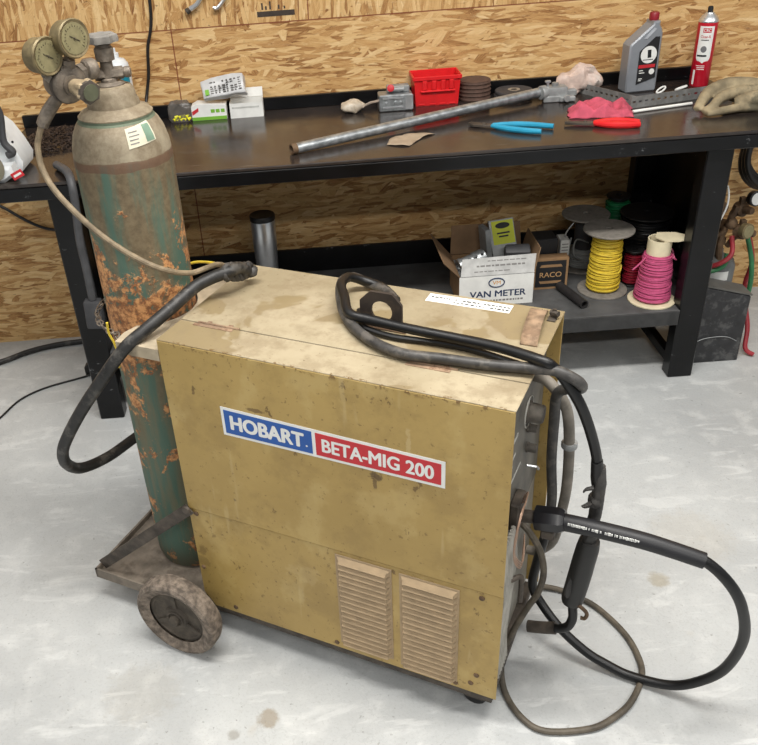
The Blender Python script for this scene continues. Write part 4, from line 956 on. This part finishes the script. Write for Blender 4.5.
# shop rag: a crumpled cloth with folds
rg_ = MB(); random.seed(2)
def rag(a_, b_):
    x = (a_-.5)*.205; y = (b_-.5)*.12
    h = .018+.022*abs(math.sin(a_*7.2+b_*2.2))*(.4+.6*math.sin(PI*b_))+.016*noise.noise(Vector((a_*5,b_*5,2)))
    ed = min(a_, 1-a_, b_, 1-b_); h = h*min(1, ed*6)+.001
    return Vector((.985+x*.98+y*.25+.008*noise.noise(Vector((b_*6,a_*4,0))), 2.835+y-.2*x+.012*noise.noise(Vector((a_*6,4,b_*5))), Z0+max(.0008,h)))
rg_.grid(rag, 60, 36)
o = rg_.build('shop_rag', M_RAG); m = o.modifiers.new('Solidify','SOLIDIFY'); m.thickness = .0015; m.offset = 1
tag(o, 'crumpled red cloth shop rag on the bench behind the red pliers', 'rag')

# perforated strut pieces
def strut(name, label, p0, p1, w, h, side):
    p0, p1 = Vector(p0), Vector(p1); d = p1-p0; L_ = d.length; t = thing(name, label, 'slotted angle', p0, math.atan2(d.y, d.x), 'slotted angle bars on the bench')
    m_ = MB(); n_ = int(L_/.023); st_ = L_/n_
    for k in range(n_):     # upright flange cut into bays around its holes
        z0, z1 = h*.42, h*.62; x0 = k*st_; hx = st_*.27
        m_.box((x0,0,.0),(x0+st_,.0028,z0)); m_.box((x0,0,z1),(x0+st_,.0028,h)); m_.box((x0,0,z0),(x0+st_/2-hx,.0028,z1)); m_.box((x0+st_/2+hx,0,z0),(x0+st_,.0028,z1))
    bmesh.ops.remove_doubles(m_.bm, verts=m_.bm.verts, dist=.00002)
    m_.box((0,.0028*(side > 0) if side > 0 else -w,0),(L_,w if side > 0 else -.0002,.0028))
    m_.build('angle_bar', M_SLOT, t, smooth=0); return t
strut('slotted_angle', 'grey perforated angle bar running from the bag to the oil bottle front', (.985,3.135,Z0), (1.115,2.875,Z0), .035, .036, 1)
strut('slotted_angle', 'grey perforated angle bar lying in front of the oil bottle and can', (1.096,2.862,Z0), (1.490,2.955,Z0), .036, .038, 1)
tag(MB().cyl((1.085,2.808,Z0+.0052),(1.30,2.853,Z0+.0052),.005,n=12).build('white_rod', M_STICKW), 'thin shiny white rod lying in front of the slotted angle', 'rod')
for x_, y_, rr_, lb_ in ((1.262,3.03,.5,'small white wire clip nearest the oil bottle'),(1.335,3.035,-.5,'small white wire clip just left of the red can')):
    tag(MB().tube([Vector((x_,y_,Z0+.003))+Matrix.Rotation(rr_,3,'Z') @ Vector((.018*math.cos(w_),.010*math.sin(w_),.008+.008*math.cos(w_))) for w_ in [2*PI*k/12 for k in range(12)]], .003, 7, 2, closed=True).build('wire_clip', M_STICKW), lb_, 'clip', 'wire clips before the oil bottle and can')

# motor oil bottle
ob_ = thing('oil_bottle', 'grey oil bottle with maroon cap standing behind the slotted angle', 'bottle', (1.197, 3.09, Z0), .10)
prof_o = [(-.058,.006),(-.052,0),(.050,0),(.056,.006),(.056,.196),(.050,.212),(.043,.222),(.043,.236),(.020,.236),(.018,.226),(-.052,.168),(-.058,.160)]
MB().prism(prof_o, -.032, .032, 'y', .005).build('bottle_body', M_OILG, ob_)
MB().lathe([(.0155,.236),(.0155,.238),(.0165,.239),(.0165,.258),(.0145,.261)], (.0315,0,0), n=24).build('cap', M_CAP, ob_)
MB().prism([(-.012,.182),(.000,.182),(.030,.212),(.022,.216)], -.0345, -.0322, 'y').build('handle_highlight', plain('pale_grey_highlight', (176,180,186), .3), ob_)  # paler patch: a highlight painted onto the grey bottle shoulder
lb_ = MB().prism([(-.022,.028),(.046,.048),(.046,.186),(.030,.186),(-.022,.140)], -.0338, -.0323, 'y').build('label', M_INK, ob_)
MB().lathe([(.029,0),(.029,.0008)], (.012,-.0338,.128), (0,-1,0), 36).build('white_roundel', M_STICKW, lb_)
text('lettering', '1', .026, M_INK, lb_, face_m((.014,-.0347,.131),(1,0,.1),(.25,0,1)), .03, .011)
MB().box((-.008,-.0350,.110),(.030,-.0346,.1125)).build('fine_print', M_INK, lb_)
MB().box((-.020,-.0345,.084),(.040,-.0338,.095)).build('red_strip', M_REDPRINT, lb_)
MB().lathe([(.010,0),(.010,.0008)], (.030,-.0338,.070), (0,-1,0), 24).build('white_dot', M_STICKW, lb_)
for z_, w_ in ((.074,.014),(.066,.020),(.046,.014),(.040,.010)): MB().box((-.016,-.0344,z_),(-.016+w_,-.0338,z_+.0028)).build('fine_print', M_STICKW, lb_)

# aerosol can
ac = thing('aerosol_can', 'red and white aerosol can at the right end of the bench', 'aerosol can', (1.425, 3.10, Z0), -.62)
MB().lathe([(.031,0),(.033,.003),(.033,.212),(.0325,.216)], n=40).build('can_body', M_CAN, ac)
MB().lathe([(.0332,.216),(.0338,.219),(.0325,.222),(.024,.236),(.015,.243),(.014,.246)], n=40).build('dome_top', M_CHROME, ac)
MB().lathe([(.009,.246),(.009,.256),(.0085,.264),(.005,.266)], n=16).build('nozzle', M_INK, ac)
lb_ = MB()
def roundrect(R, a0, a1, z0, z1):
    am = (a0+a1)/2; hw_ = (a1-a0)/2; zc = z0+.022
    def fn(a_, b_):
        z = z0+(z1-z0)*b_; w_ = hw_ if z > zc else hw_*math.sqrt(max(0, 1-((zc-z)/.022)**2)); an = math.radians(am+w_*(2*a_-1))
        return Vector((R*math.cos(an), R*math.sin(an), z))
    return fn
lb_.grid(roundrect(.0334,-122,-36,.082,.205), 14, 16); lo = lb_.build('white_label', M_STICKW, ac)
def wrap_text(body, h, mat, parent, R, adeg, z, width, bold=.02):
    o_ = text('lettering', body, h, mat, parent, Matrix.Identity(4), bold, width)
    for v in o_.data.vertices:
        an = math.radians(adeg)+v.co.x/R; r_ = R+v.co.z; v.co = Vector((r_*math.cos(an), r_*math.sin(an), z+v.co.y))
    return o_
MB().grid(cylp(.0337,-100,-52,.184,.199), 8, 1).build('red_block', M_CAN, lo)
wrap_text('CRC', .010, M_STICKW, lo, .0338, -76, .1915, .024, .03)
wrap_text('Clean-R', .009, M_REDPRINT, lo, .0336, -81, .171, .034)
MB().grid(cylp(.0336,-104,-60,.158,.161), 8, 1).build('fine_print', M_INK, lo)
MB().grid(lambda a_, b_: Vector((.0336*math.cos(math.radians(-82+17*math.cos(2*PI*a_)*b_)), .0336*math.sin(math.radians(-82+17*math.cos(2*PI*a_)*b_)), .129+.011*math.sin(2*PI*a_)*b_)), 20, 3).build('round_emblem', plain('grey_print', (110,110,112), .5), lo)
MB().grid(cylp(.0337,-116,-60,.104,.110), 8, 1).build('black_strip', M_INK, lo)
for z_ in (.060,.066,.072): MB().grid(cylp(.0333,-112+random.uniform(0,6),-62,z_,z_+.0022), 8, 1).build('fine_print', M_STICKW, ac)
MB().grid(cylp(.0333,-126,-112,.008,.058), 6, 1).build('barcode_patch', M_STICKW, ac)

# work glove: palm, cuff and fingers folded over
gl_ = MB()
def sausage(m_, pts, r): m_.tube(pts, r, 12, 4)
Gx, Gy = 1.43, 2.79
def gp(x, y, z): return (Gx+x, Gy+y, Z0+z)
sausage(gl_, [gp(-.165,-.055,.018),gp(-.14,-.03,.035),gp(-.10,.01,.055),(Gx-.03,Gy+.035,Z0+.068),gp(.04,.02,.066),gp(.10,-.02,.055),gp(.15,-.06,.04)], [.012,.017,.021,.022,.022,.022,.02])
sausage(gl_, [gp(-.15,-.075,.013),gp(-.115,-.06,.026),gp(-.07,-.02,.042),gp(0,.0,.050),gp(.08,-.02,.05)], [.011,.015,.018,.020,.022])
sausage(gl_, [gp(-.145,-.09,.012),gp(-.10,-.085,.016),gp(-.03,-.07,.018),gp(.05,-.075,.017),gp(.13,-.09,.018)], [.010,.013,.014,.016,.017])
sausage(gl_, [gp(-.04,-.045,.030),gp(0,-.06,.040),gp(.045,-.07,.045),gp(.09,-.07,.036)], [.014,.024,.030,.026])
gl_.ball(gp(.04,.03,.03), .05, 2, (1.6,.9,.55)).ball(gp(.055,-.075,.040), .032, 2, (1.25,.8,1.0)).torus(gp(.06,-.085,.045), .028, .006, (.5,-1,.3), 20, 8)
o = gl_.build('work_glove', M_LEATHER)
for v in o.data.vertices: v.co.z = max(v.co.z, .001)
smooth_remesh(o, .0045, 3); tag(o, 'dirty tan leather work glove crumpled at the bench right end', 'glove')

# ------------------------------------------------------------------ lower shelf
Z1 = .277
th = thing('steel_tumbler', 'shiny steel tumbler with a black lid on the lower shelf', 'tumbler', (-.188, 2.97, Z1))
MB().lathe([(.036,0),(.038,.004),(.045,.20),(.046,.282),(.0445,.286)], n=40).build('tumbler_body', M_CHROME, th)
MB().lathe([(.0465,.2862),(.0475,.290),(.0475,.302),(.045,.306),(.040,.304)], n=40).build('lid', M_RUBBER, th)

# cardboard box with open flaps, lettered front
VX0, VX1, VY0, VY1, VH = .500, .765, 2.700, 2.90, .118
vb = thing('cardboard_box', 'open white-fronted cardboard box full of hardware on the lower shelf', 'box', ((VX0+VX1)/2, (VY0+VY1)/2, Z1))
hx, hy = (VX1-VX0)/2, (VY1-VY0)/2
MB().box((-hx,-hy,0),(hx,hy,.003)).box((-hx,-hy+.003,.003),(-hx+.003,hy,VH)).box((hx-.003,-hy+.003,.003),(hx,hy,VH)).box((-hx+.003,hy-.003,.003),(hx-.003,hy,VH)).build('carton', M_CARD, vb)
fr = MB().box((-hx,-hy-.0005,0.0005),(hx,-hy+.0028,VH)).build('printed_front', M_PAPER, vb)
def flap(name, hinge, axis, ang, w, l, mat, skew=0):
    """flap hinged along an edge; w along the edge, l away from it"""
    m_ = MB().prism([(-w/2,0),(w/2,0),(w/2-skew,l),(-w/2+skew,l)], -.0015, .0015, 'z', 0)
    return m_.xf(TR(*hinge) @ RZ(axis) @ RX(ang)).build(name, mat, vb)
ff = flap('front_flap', (.004,-hy-.001,VH+.002), PI, math.radians(-70)+PI*0, 2*hx-.004, .058, plain('grey_printed_card', (176,176,174), .8), .004) if False else None
ffm = TR(0,-hy,VH+.002) @ RX(math.radians(62))
ff = MB().prism([(-hx+.004,0),(hx,0),(hx+.012,.066),(-hx+.014,.062)], -.0015, .0015, 'z').xf(ffm).build('front_flap', plain('grey_printed_card', (182,182,180), .8), vb)
ik = MB(); random.seed(9)
for j_, (x0, x1) in enumerate(((-.08,.03),(-.07,.09),(-.03,.11))):
    x = x0
    while x < x1:
        w_ = random.uniform(.008,.022); ik.box((x,.013+.018*j_,.0016),(x+w_,.013+.018*j_+(.006 if j_ == 1 else .0035),.0019)); x += w_+.004
ik.xf(ffm).build('faded_print', plain('grey_ink', (120,118,116), .7), ff)
MB().prism([(-hy+.002,0),(hy,0),(hy+.005,.115),(-hy-.03,.095)], -.0015, .0015, 'z').xf(TR(-hx,0,VH+.002) @ RZ(PI/2) @ RX(math.radians(50))).build('side_flap', M_CARDIN, vb)
MB().prism([(-hy,0),(hy,0),(hy-.01,.09),(-hy+.01,.09)], -.0015, .0015, 'z').xf(TR(hx,0,VH+.002) @ RZ(-PI/2) @ RX(math.radians(78))).build('side_flap', M_CARDIN, vb)
MB().prism([(-hx,0),(hx,0),(hx-.006,.108),(-hx+.006,.108)], -.0015, .0015, 'z').xf(TR(0,hy,VH+.002) @ RX(math.radians(80))).build('back_flap', M_CARDIN, vb)
text('lettering', 'VAN METER', .024, M_NAVY, fr, face_m((.006,-hy-.0006,.047),(1,0,0),(0,0,1)), .05, .200)
fp_ = MB(); random.seed(21); x = -.045
while x < .10:
    w_ = random.uniform(.004,.012); fp_.box((x,-hy-.0010,.017),(x+w_,-hy-.0005,.0235)); x += w_+.0035
fp_.build('faded_print', plain('grey_ink', (120,118,116), .7), fr)
MB().torus((.0,-hy-.0008,.090), .0205, .0022, (0,1,0), sx=1.35, sy=.85).build('logo_ring', M_NAVY, fr)
text('lettering', 'VM', .014, M_ORANGE, fr, face_m((.0,-hy-.0006,.090),(1,0,0),(0,0,1)), .02, .028)
# contents
cxw, cyw = (VX0+VX1)/2, (VY0+VY1)/2
fil = MB().box((-hx+.004,-hy+.004,.0),(hx-.004,hy-.004,.095)).xf(TR(cxw,cyw,Z1+.0035))
bmesh.ops.subdivide_edges(fil.bm, edges=fil.bm.edges, cuts=8, use_grid_fill=True)
for v in fil.bm.verts:
    if v.co.z > Z1+.09: v.co.z += .022*noise.noise(v.co*45)
tag(fil.build('loose_hardware', M_CAST), 'grey jumble of metal fittings filling the open white-fronted box', 'hardware', kind='stuff')
cp = MB().lathe([(.020,0),(.030,.001),(.030,.012),(.027,.015),(.027,.055),(.030,.058),(.030,.10),(.020,.101),(.020,0)], (.512,2.775,Z1+.125), (.95,.18,.30), 28, caps=False)
for t_ in (.2,.5,.8): cp.lathe([(.006,0),(.006,.008)], (.528+.08*t_,2.752+.02*t_,Z1+.150+.03*t_), (0,-.3,1), 10)
tag(cp.build('pipe_coupling', M_GALV), 'shiny galvanised pipe coupling poking from the open box left side', 'coupling')
yb = thing('yellow_label_box', 'grey box with bright yellow label standing in the open box', 'box', (.695,2.83,Z1+.097))
RM = RZ(-.12) @ RX(math.radians(-24)) @ RY(math.radians(-8))
MB().box((-.045,-.018,0),(.045,.018,.165),.001).xf(RM).build('carton', M_CAST, yb)
yl = MB().box((-.036,-.0188,.075),(.042,-.0182,.160)).xf(RM).build('yellow_label', M_YLABEL, yb)
MB().lathe([(.026,0),(.026,.0006)], (.0,0,0), (0,-1,0), 24).xf(RM @ TR(.003,-.0189,.142) @ Matrix.Diagonal((1,1,.42,1))).build('dark_oval', M_INK, yl)
MB().box((-.02,-.0195,.112),(.026,-.0189,.118)).box((-.014,-.0195,.100),(.02,-.0189,.106)).xf(RM).build('fine_print', M_INK, yl)
tag(MB().box((-.010,-.03,0),(.010,.03,.16),.002).xf(TR(.628,2.84,Z1+.088) @ RZ(.25) @ RY(-.12)).build('metal_plate_stack', M_CAST), 'stack of grey metal plates left of the yellow-labelled box', 'metal plates')
gb_ = MB().box((-.045,-.022,-.02),(.045,.022,.02),.008,seg=2).xf(TR(.718,2.772,Z1+.172) @ RZ(-.1) @ RX(.5)); gb_.jitter(.004,30)
tag(gb_.build('grey_cover', M_DKGREY), 'dark grey plastic cover lying in front of the yellow-labelled box', 'cover')
wb = MB().ball((.706,2.752,Z1+.130), .028, 3, (1.6,1.0,.9)); wb.jitter(.014, 30, 5); tag(wb.build('white_bag', plain('white_film', (196,196,198), .35, var=.08)), 'crinkled whitish bag under the dark grey cover in the box', 'bag')

# second carton with dark printed front
rc = thing('cardboard_box', 'small cardboard box with black printed front right of the white-fronted box', 'box', (.852,2.84,Z1))
MB().box((-.064,-.045,0),(.064,-.005,.124),.001).build('carton', M_CARD, rc)
rf = MB().box((-.055,-.0462,.010),(.055,-.0452,.114)).build('black_field', M_INK, rc)
MB().prism([(-.042,.089),(.042,.089),(.036,.099),(-.036,.099)], -.0468, -.0462, 'y').prism([(-.036,.024),(.036,.024),(.042,.034),(-.042,.034)], -.0468, -.0462, 'y').build('tan_bar', M_CARD, rf)
text('lettering', 'RACO', .020, plain('bright_card_print', (196,156,108), .7), rf, face_m((0,-.0463,.059),(1,0,0),(0,0,1)), .01, .080)
tag(MB().box((-.046,-.04,0),(.046,.04,.178),.003).xf(TR(.838,2.882,Z1) @ RZ(.05)).build('black_box', plain('matte_black_box', (34,34,36), .7, var=.2)), 'plain black box standing behind the small black-printed box', 'box')
wp_ = thing('white_box', 'narrow white box standing behind the black-printed box right edge', 'box', (.925,2.915,Z1))
MB().box((-.017,-.03,0),(.017,.03,.150),.002).build('carton', M_PAPER, wp_)
for k in range(5): MB().box((-.012,-.0308,.085+.012*k),(.012,-.0302,.088+.012*k)).build('fine_print', plain('grey_ink', (120,118,116), .7), wp_)
# short pipe offcut
a, b = Vector((.885,2.785,Z1+.0165)), Vector((.93,2.625,Z1+.0165)); d = b-a
tag(MB().lathe([(.0115,0),(.016,0),(.016,d.length),(.0115,d.length),(.0115,0)], a, d, 24, caps=False).build('pipe_offcut', plain('dark_pipe', (52,50,50), .5, .3)), 'short dark steel pipe offcut lying left of the yellow wire spool', 'pipe')

# wire spools
def spool(label, x, y, h, rf, rc0, mat_f, mat_w, turns, r_top=None, r_bot=None, wr=.0032, wind=(.02,.9), top=True, seed=1, core=None, group=None):
    t = thing('wire_spool', label, 'wire spool', (x, y, Z1), 0, 'wire spools on the lower shelf')
    f = MB().lathe([(.012,0),(rf-.002,0),(rf,.0015),(rf,.006),(rf-.002,.0075),(.012,.0075),(.012,0)], n=44, caps=False); f.build('bottom_flange', mat_f, t)
    if top: MB().lathe([(.012,h-.0075),(rf-.002,h-.0075),(rf,h-.006),(rf,h-.0015),(rf-.002,h),(.012,h),(.012,h-.0075)], n=44, caps=False).build('top_flange', mat_f, t)
    MB().lathe([(rc0,.0076),(rc0,h-(.0076 if top else 0)),(rc0-.004,h-(.0076 if top else 0)),(rc0-.004,.0076),(rc0,.0076)], n=30, caps=False).build('core', core or mat_f, t)
    w = MB(); random.seed(seed); z0, z1 = h*wind[0]+.0076+wr, h*wind[1]
    inner = MB()
    n_ = turns
    pr = []
    for k in range(n_+1):
        f_ = k/n_; pr.append(((r_bot or rc0+.01)*(1-f_)+(r_top or rc0+.01)*f_-.002, z0-wr+(z1-z0+2*wr)*f_))
    w.lathe([(rc0+.0005, z0-wr)]+pr+[(rc0+.0005, z1+wr)], n=32, caps=False)
    for k in range(n_):
        f_ = (k+.5)/n_; r_ = (r_bot or rc0+.01)*(1-f_)+(r_top or rc0+.01)*f_+random.uniform(-.001,.002)
        tl = random.uniform(-.09,.09) if z0 < z0+(z1-z0)*f_-.01 and f_ < .93 else 0
        w.torus((random.uniform(-.001,.001), random.uniform(-.001,.001), z0+(z1-z0)*f_), r_, wr, (tl, random.uniform(-.05,.05) if tl else 0, 1), 30, 6)
    w.build('wound_wire', mat_w, t); return t
t = spool('spool of yellow wire with grey flanges standing on the lower shelf', 1.036, 2.760, .240, .088, .036, M_SPOOLG, M_YELW, 24, .048, .056, .0036, (.02,.90), seed=4)
MB().tube([(.046,-.016,.11),(.050,-.026,.10),(.036,-.044,.085),(.0,-.054,.075)], .003, 6).build('loose_end', M_YELW, t)
t = spool('spool of grey wire behind the yellow wire spool', 1.022, 2.975, .215, .088, .036, M_SPOOLG, M_GREYW, 9, .045, .060, .0034, (.02,.35), seed=6, core=M_DKGREY)
MB().tube([(-.055,-.03,.06),(-.085,-.06,.10),(-.09,-.06,.16),(-.06,-.05,.20)], .003, 6).tube([(-.05,-.04,.05),(-.075,-.07,.10),(-.07,-.07,.15)], .003, 6).tube([(-.02,-.06,.05),(-.06,-.085,.09),(-.05,-.07,.14),(.0,-.06,.12)], .003, 6).build('loose_end', M_GREYW, t)
t = spool('spool of green wire at the back of the lower shelf', 1.165, 3.045, .25, .045, .026, M_RUBBER, M_GREENW, 20, .042, .042, .0034, (.02,.90), seed=8)
t = spool('large spool of black wire behind the pink wire spool', 1.222, 2.900, .235, .094, .040, M_RUBBER, M_BLKW, 18, .085, .085, .004, (.02,.90), seed=5)
t = spool('small spool of dark red wire between yellow and pink spools', 1.150, 2.790, .14, .034, .020, M_RUBBER, M_REDW, 14, .029, .029, .003, (.02,.86), seed=12)
# pink spool: the top flange has broken off its core and leans on it
t = spool('spool of pink wire with a broken cream top flange', 1.178, 2.655, .235, .081, .040, M_SPOOLC, M_PINKW, 24, .045, .060, .0034, (.02,.76), top=False, seed=9)
MB().tube([(.03,-.035,.18),(.052,-.03,.165),(.055,-.01,.16),(.05,.005,.185),(.046,.01,.19)], .003, 6).tube([(-.045,-.01,.172),(-.075,-.04,.165),(-.11,-.07,.158)], .003, 6).build('loose_end', M_PINKW, t)
pf = [(.0,-.035),(.045,-.045),(.085,-.030),(.088,.0),(.06,.03),(.0,.04),(-.02,.0)]
MB().prism(pf, .236, .2405, 'z').xf(TR(.002,0,0)).build('broken_flange', M_SPOOLC, t)

# ------------------------------------------------------------------ right of the bench: dark tool box, small cylinder, gas regulators
bx = thing('black_case', 'scuffed black sloping-topped case on the floor right of the bench', 'case', (1.44, 2.69, 0))
m_ = MB().prism([(-.105,0),(.095,0),(.095,.262),(.09,.268),(-.105,.325)], -.045, .035, 'y', .004); m_.build('case_body', plain('scuffed_black_case', (44,44,46), .5, var=.2, dirt=(120,120,118), dirt_amt=.3, dscale=22), bx)
MB().prism([(-.106,.3255),(.097,.2685),(.097,.274),(-.106,.332)], -.047, .037, 'y').build('lid_edge', plain('grey_case_edge', (92,90,86), .6), bx)
MB().tube([(-.08,-.046,.09),(-.05,-.048,.105),(0,-.048,.11),(.04,-.048,.105),(.075,-.046,.085)], .0016, 6).build('scratch_wire', M_CAST, bx)
gcl = thing('small_gas_cylinder', 'small grey gas cylinder behind the sloping black case', 'gas cylinder', (1.462, 2.80, 0))
MB().lathe([(.062,0),(.066,.006),(.066,.33),(.058,.352),(.030,.366),(.018,.370),(.018,.39)], n=36).build('tank', M_GREYCYL, gcl)
MB().grid(cylp(.0668,-128,-72,.29,.325), 8, 1).build('white_label', M_STICKW, gcl)
MB().lathe([(.014,.39),(.014,.47),(.010,.475)], n=10).lathe([(.022,.41),(.022,.43)], n=6).lathe([(.026,.476),(.028,.480),(.028,.490),(.022,.494)], n=16).build('valve', M_RUSTST, gcl)
def small_reg(label, x, y, z, s, gd, face):
    t = thing('torch_regulator', label, 'regulator', (x,y,z))
    MB().lathe([(.018,-.022),(.026,-.016),(.026,.012),(.016,.018),(.013,.045),(.011,.05)], (0,0,0), (s,-.8,.15), 24).tube([(0,0,0),(-.02,.01,-.03),(-.03,.02,-.06)], .010, 8).box((-.009,-.009,.02),(.009,.009,.045)).build('body', M_RUSTST, t)
    g_ = MB().lathe([(.016,0),(.026,.004),(.027,.024),(.024,.026)], Vector(gd), (s*.6,-.8,.1), 28).build('gauge', M_BRASS if face != 'b' else M_RUBBER, t)
    MB().lathe([(.0215,.0262),(.0215,.027)], Vector(gd), (s*.6,-.8,.1), 24).build('dial_face', M_STICKW if face != 'y' else M_DIAL, g_)
    return t
small_reg('torch regulator with a black-rimmed white gauge right of the bench leg', 1.515, 2.80, .535, .3, (.025,-.01,.045), 'b')
small_reg('brassy torch regulator with a tilted gauge just above the hoses', 1.500, 2.74, .475, .5, (-.012,-.03,.02), 'y')
rs = MB().tube([(1.42,2.95,.34),(1.415,2.95,.42),(1.44,2.95,.50),(1.43,2.95,.60)], .015, 10).tube([(1.46,2.93,.36),(1.452,2.93,.44),(1.475,2.93,.52),(1.49,2.93,.56)], .012, 8).tube([(1.40,2.93,.42),(1.45,2.91,.48)], .006, 6).ball((1.41,2.95,.45), .028, 2).ball((1.44,2.95,.55), .026, 2).ball((1.475,2.92,.50), .022, 2)
tag(rs.xf(TR(-.005,-.16,.0)).jitter(.003,60).build('cutting_torch', M_RUSTST), 'rusty brass cutting torch body rising behind the bench right leg', 'torch')
for pts_, mt_, lb_ in (([(1.375,2.74,.345),(1.42,2.70,.375),(1.46,2.70,.41),(1.47,2.74,.46)], M_HOSER, 'red torch hose arching over the sloping black case'),
                 ([(1.375,2.725,.335),(1.41,2.71,.345),(1.45,2.715,.362),(1.46,2.73,.40)], M_HOSEG, 'short green hose curled over the small grey cylinder'),
                 ([(1.530,2.76,.465),(1.560,2.74,.36),(1.575,2.74,.25),(1.57,2.76,.14),(1.555,2.74,.05),(1.57,2.74,.010)], M_HOSEG, 'green hose hanging down right of the sloping black case'),
                 ([(1.55,2.79,.46),(1.585,2.78,.34),(1.590,2.80,.22),(1.588,2.72,.10),(1.575,2.68,.03),(1.60,2.66,.010)], M_HOSER, 'red hose hanging beside the green one right of the case')):
    cable('torch_hose', pts_, .0085, mt_, lb_, 'hose')['group'] = 'torch hoses right of the bench'
hc = MB()
for k in range(5): hc.torus((1.79+.004*k,3.16-.02*(k % 3),.60+.012*k), .13+.004*k, .012, (.15,-1,.05), 40, 8)
tag(hc.build('hose_coil', M_RUBBER), 'dark coiled hose hanging on the wall at the right edge', 'hose')
MB().cyl((1.79,3.209,.715),(1.79,3.10,.72),.006).build('wall_hook', M_DARKST); tag(bpy.data.objects['wall_hook'], 'dark steel hook in the wall holding the hose coil', 'hook')
cable('pale_cord', [(1.352,2.66,.70),(1.375,2.65,.68),(1.385,2.65,.62),(1.372,2.66,.55),(1.355,2.67,.50)], .003, M_STICKW, 'thin pale cord hanging beside the bench right leg', 'cord')

# foot bracket by the left leg
ftb = MB().prism([(-.02,0),(.05,0),(.05,.075),(.02,.07),(-.02,.035)], -.02, .02, 'y', .003).xf(TR(-.925,2.90,0))
tag(ftb.build('power_brick', M_RUBBER), 'small black power brick on the floor behind the left bench leg', 'power brick')

# clamp wrenches hanging on the wall above the bench
hw_ = thing('locking_pliers', 'chrome locking pliers hanging on the strand board wall', 'pliers', (-.33, 3.19, 1.27))
MB().tube([(-.045,0,-.002),(-.02,0,.012),(.0,0,.035),(.03,0,.06),(.05,0,.075)], [.009,.008,.008,.009,.010], 10).tube([(.085,.0,.09),(.09,0,.05),(.075,0,.02),(.05,0,-.004),(.035,0,-.002)], [.008,.008,.007,.007,.006], 10).build('handles', M_CHROME, hw_)
MB().lathe([(.010,0),(.011,.012)], (-.048,0,-.004), (-.8,0,-.5), 12).build('adjusting_screw', M_DARKST, hw_)
MB().box((.03,-.008,.075),(.10,.008,.13),.004).build('jaws', M_CHROME, hw_)
MB().cyl((-.265,3.209,1.375),(-.265,3.17,1.38),.0035,n=8).build('nail', M_DARKST); tag(bpy.data.objects['nail'], 'nail in the wall holding the chrome locking pliers', 'nail')
# black ink stamp of the board maker on the wall
st_ = MB().box((-.145,3.2093,1.222),(-.012,3.2098,1.240)); 
for x_ in (-.128,-.115,-.10,-.07,-.05): st_.box((x_,3.2093,1.245),(x_+.006,3.2098,1.245+random.uniform(.008,.03)))
tag(st_.build('wall_stamp', plain('stamp_ink', (64,54,46), .8, var=.3), base=False), kind='structure')

# ------------------------------------------------------------------ camera
cam = bpy.data.cameras.new('camera'); co = bpy.data.objects.new('camera', cam); COL.objects.link(co); S.camera = co
cam.sensor_fit = 'HORIZONTAL'; cam.sensor_width = 36; cam.lens = 846.488/758*36
cam.shift_x = 55.675/758; cam.shift_y = -.92/758; cam.clip_start = .02
pitch, yaw, roll = .5541, -.0018, -.0745
F = Vector((math.sin(yaw)*math.cos(pitch), math.cos(yaw)*math.cos(pitch), -math.sin(pitch)))
R0 = Vector((math.cos(yaw), -math.sin(yaw), 0)); U0 = R0.cross(F)
R = R0*math.cos(roll)+U0*math.sin(roll); U = -R0*math.sin(roll)+U0*math.cos(roll)
Mx = Matrix((R, U, -F)).transposed().to_4x4(); Mx.translation = Vector((0,0,1.72)); co.matrix_world = Mx

# ------------------------------------------------------------------ light: shop ceiling strips and soft room light
w_ = bpy.data.worlds.new('room_light'); S.world = w_; w_.use_nodes = True
w_.node_tree.nodes['Background'].inputs[0].default_value = (.86,.93,1,1); w_.node_tree.nodes['Background'].inputs[1].default_value = .24
def strip(name, loc, sx, sy, power, rot=(0,0,0), col=(1,.97,.92)):
    l = bpy.data.lights.new(name, 'AREA'); l.shape = 'RECTANGLE'; l.size = sx; l.size_y = sy; l.energy = power; l.color = col
    o_ = bpy.data.objects.new(name, l); COL.objects.link(o_); o_.location = loc; o_.rotation_euler = rot; return o_
strip('ceiling_strip_light', (.3,1.15,3.1), 2.4, .25, 108)
strip('ceiling_strip_light', (.3,-1.3,3.1), 2.4, .25, 72)
strip('ceiling_strip_light', (-2.6,.9,3.1), .25, 2.4, 30)
strip('ceiling_strip_light', (3.0,.6,3.1), .25, 2.4, 35)
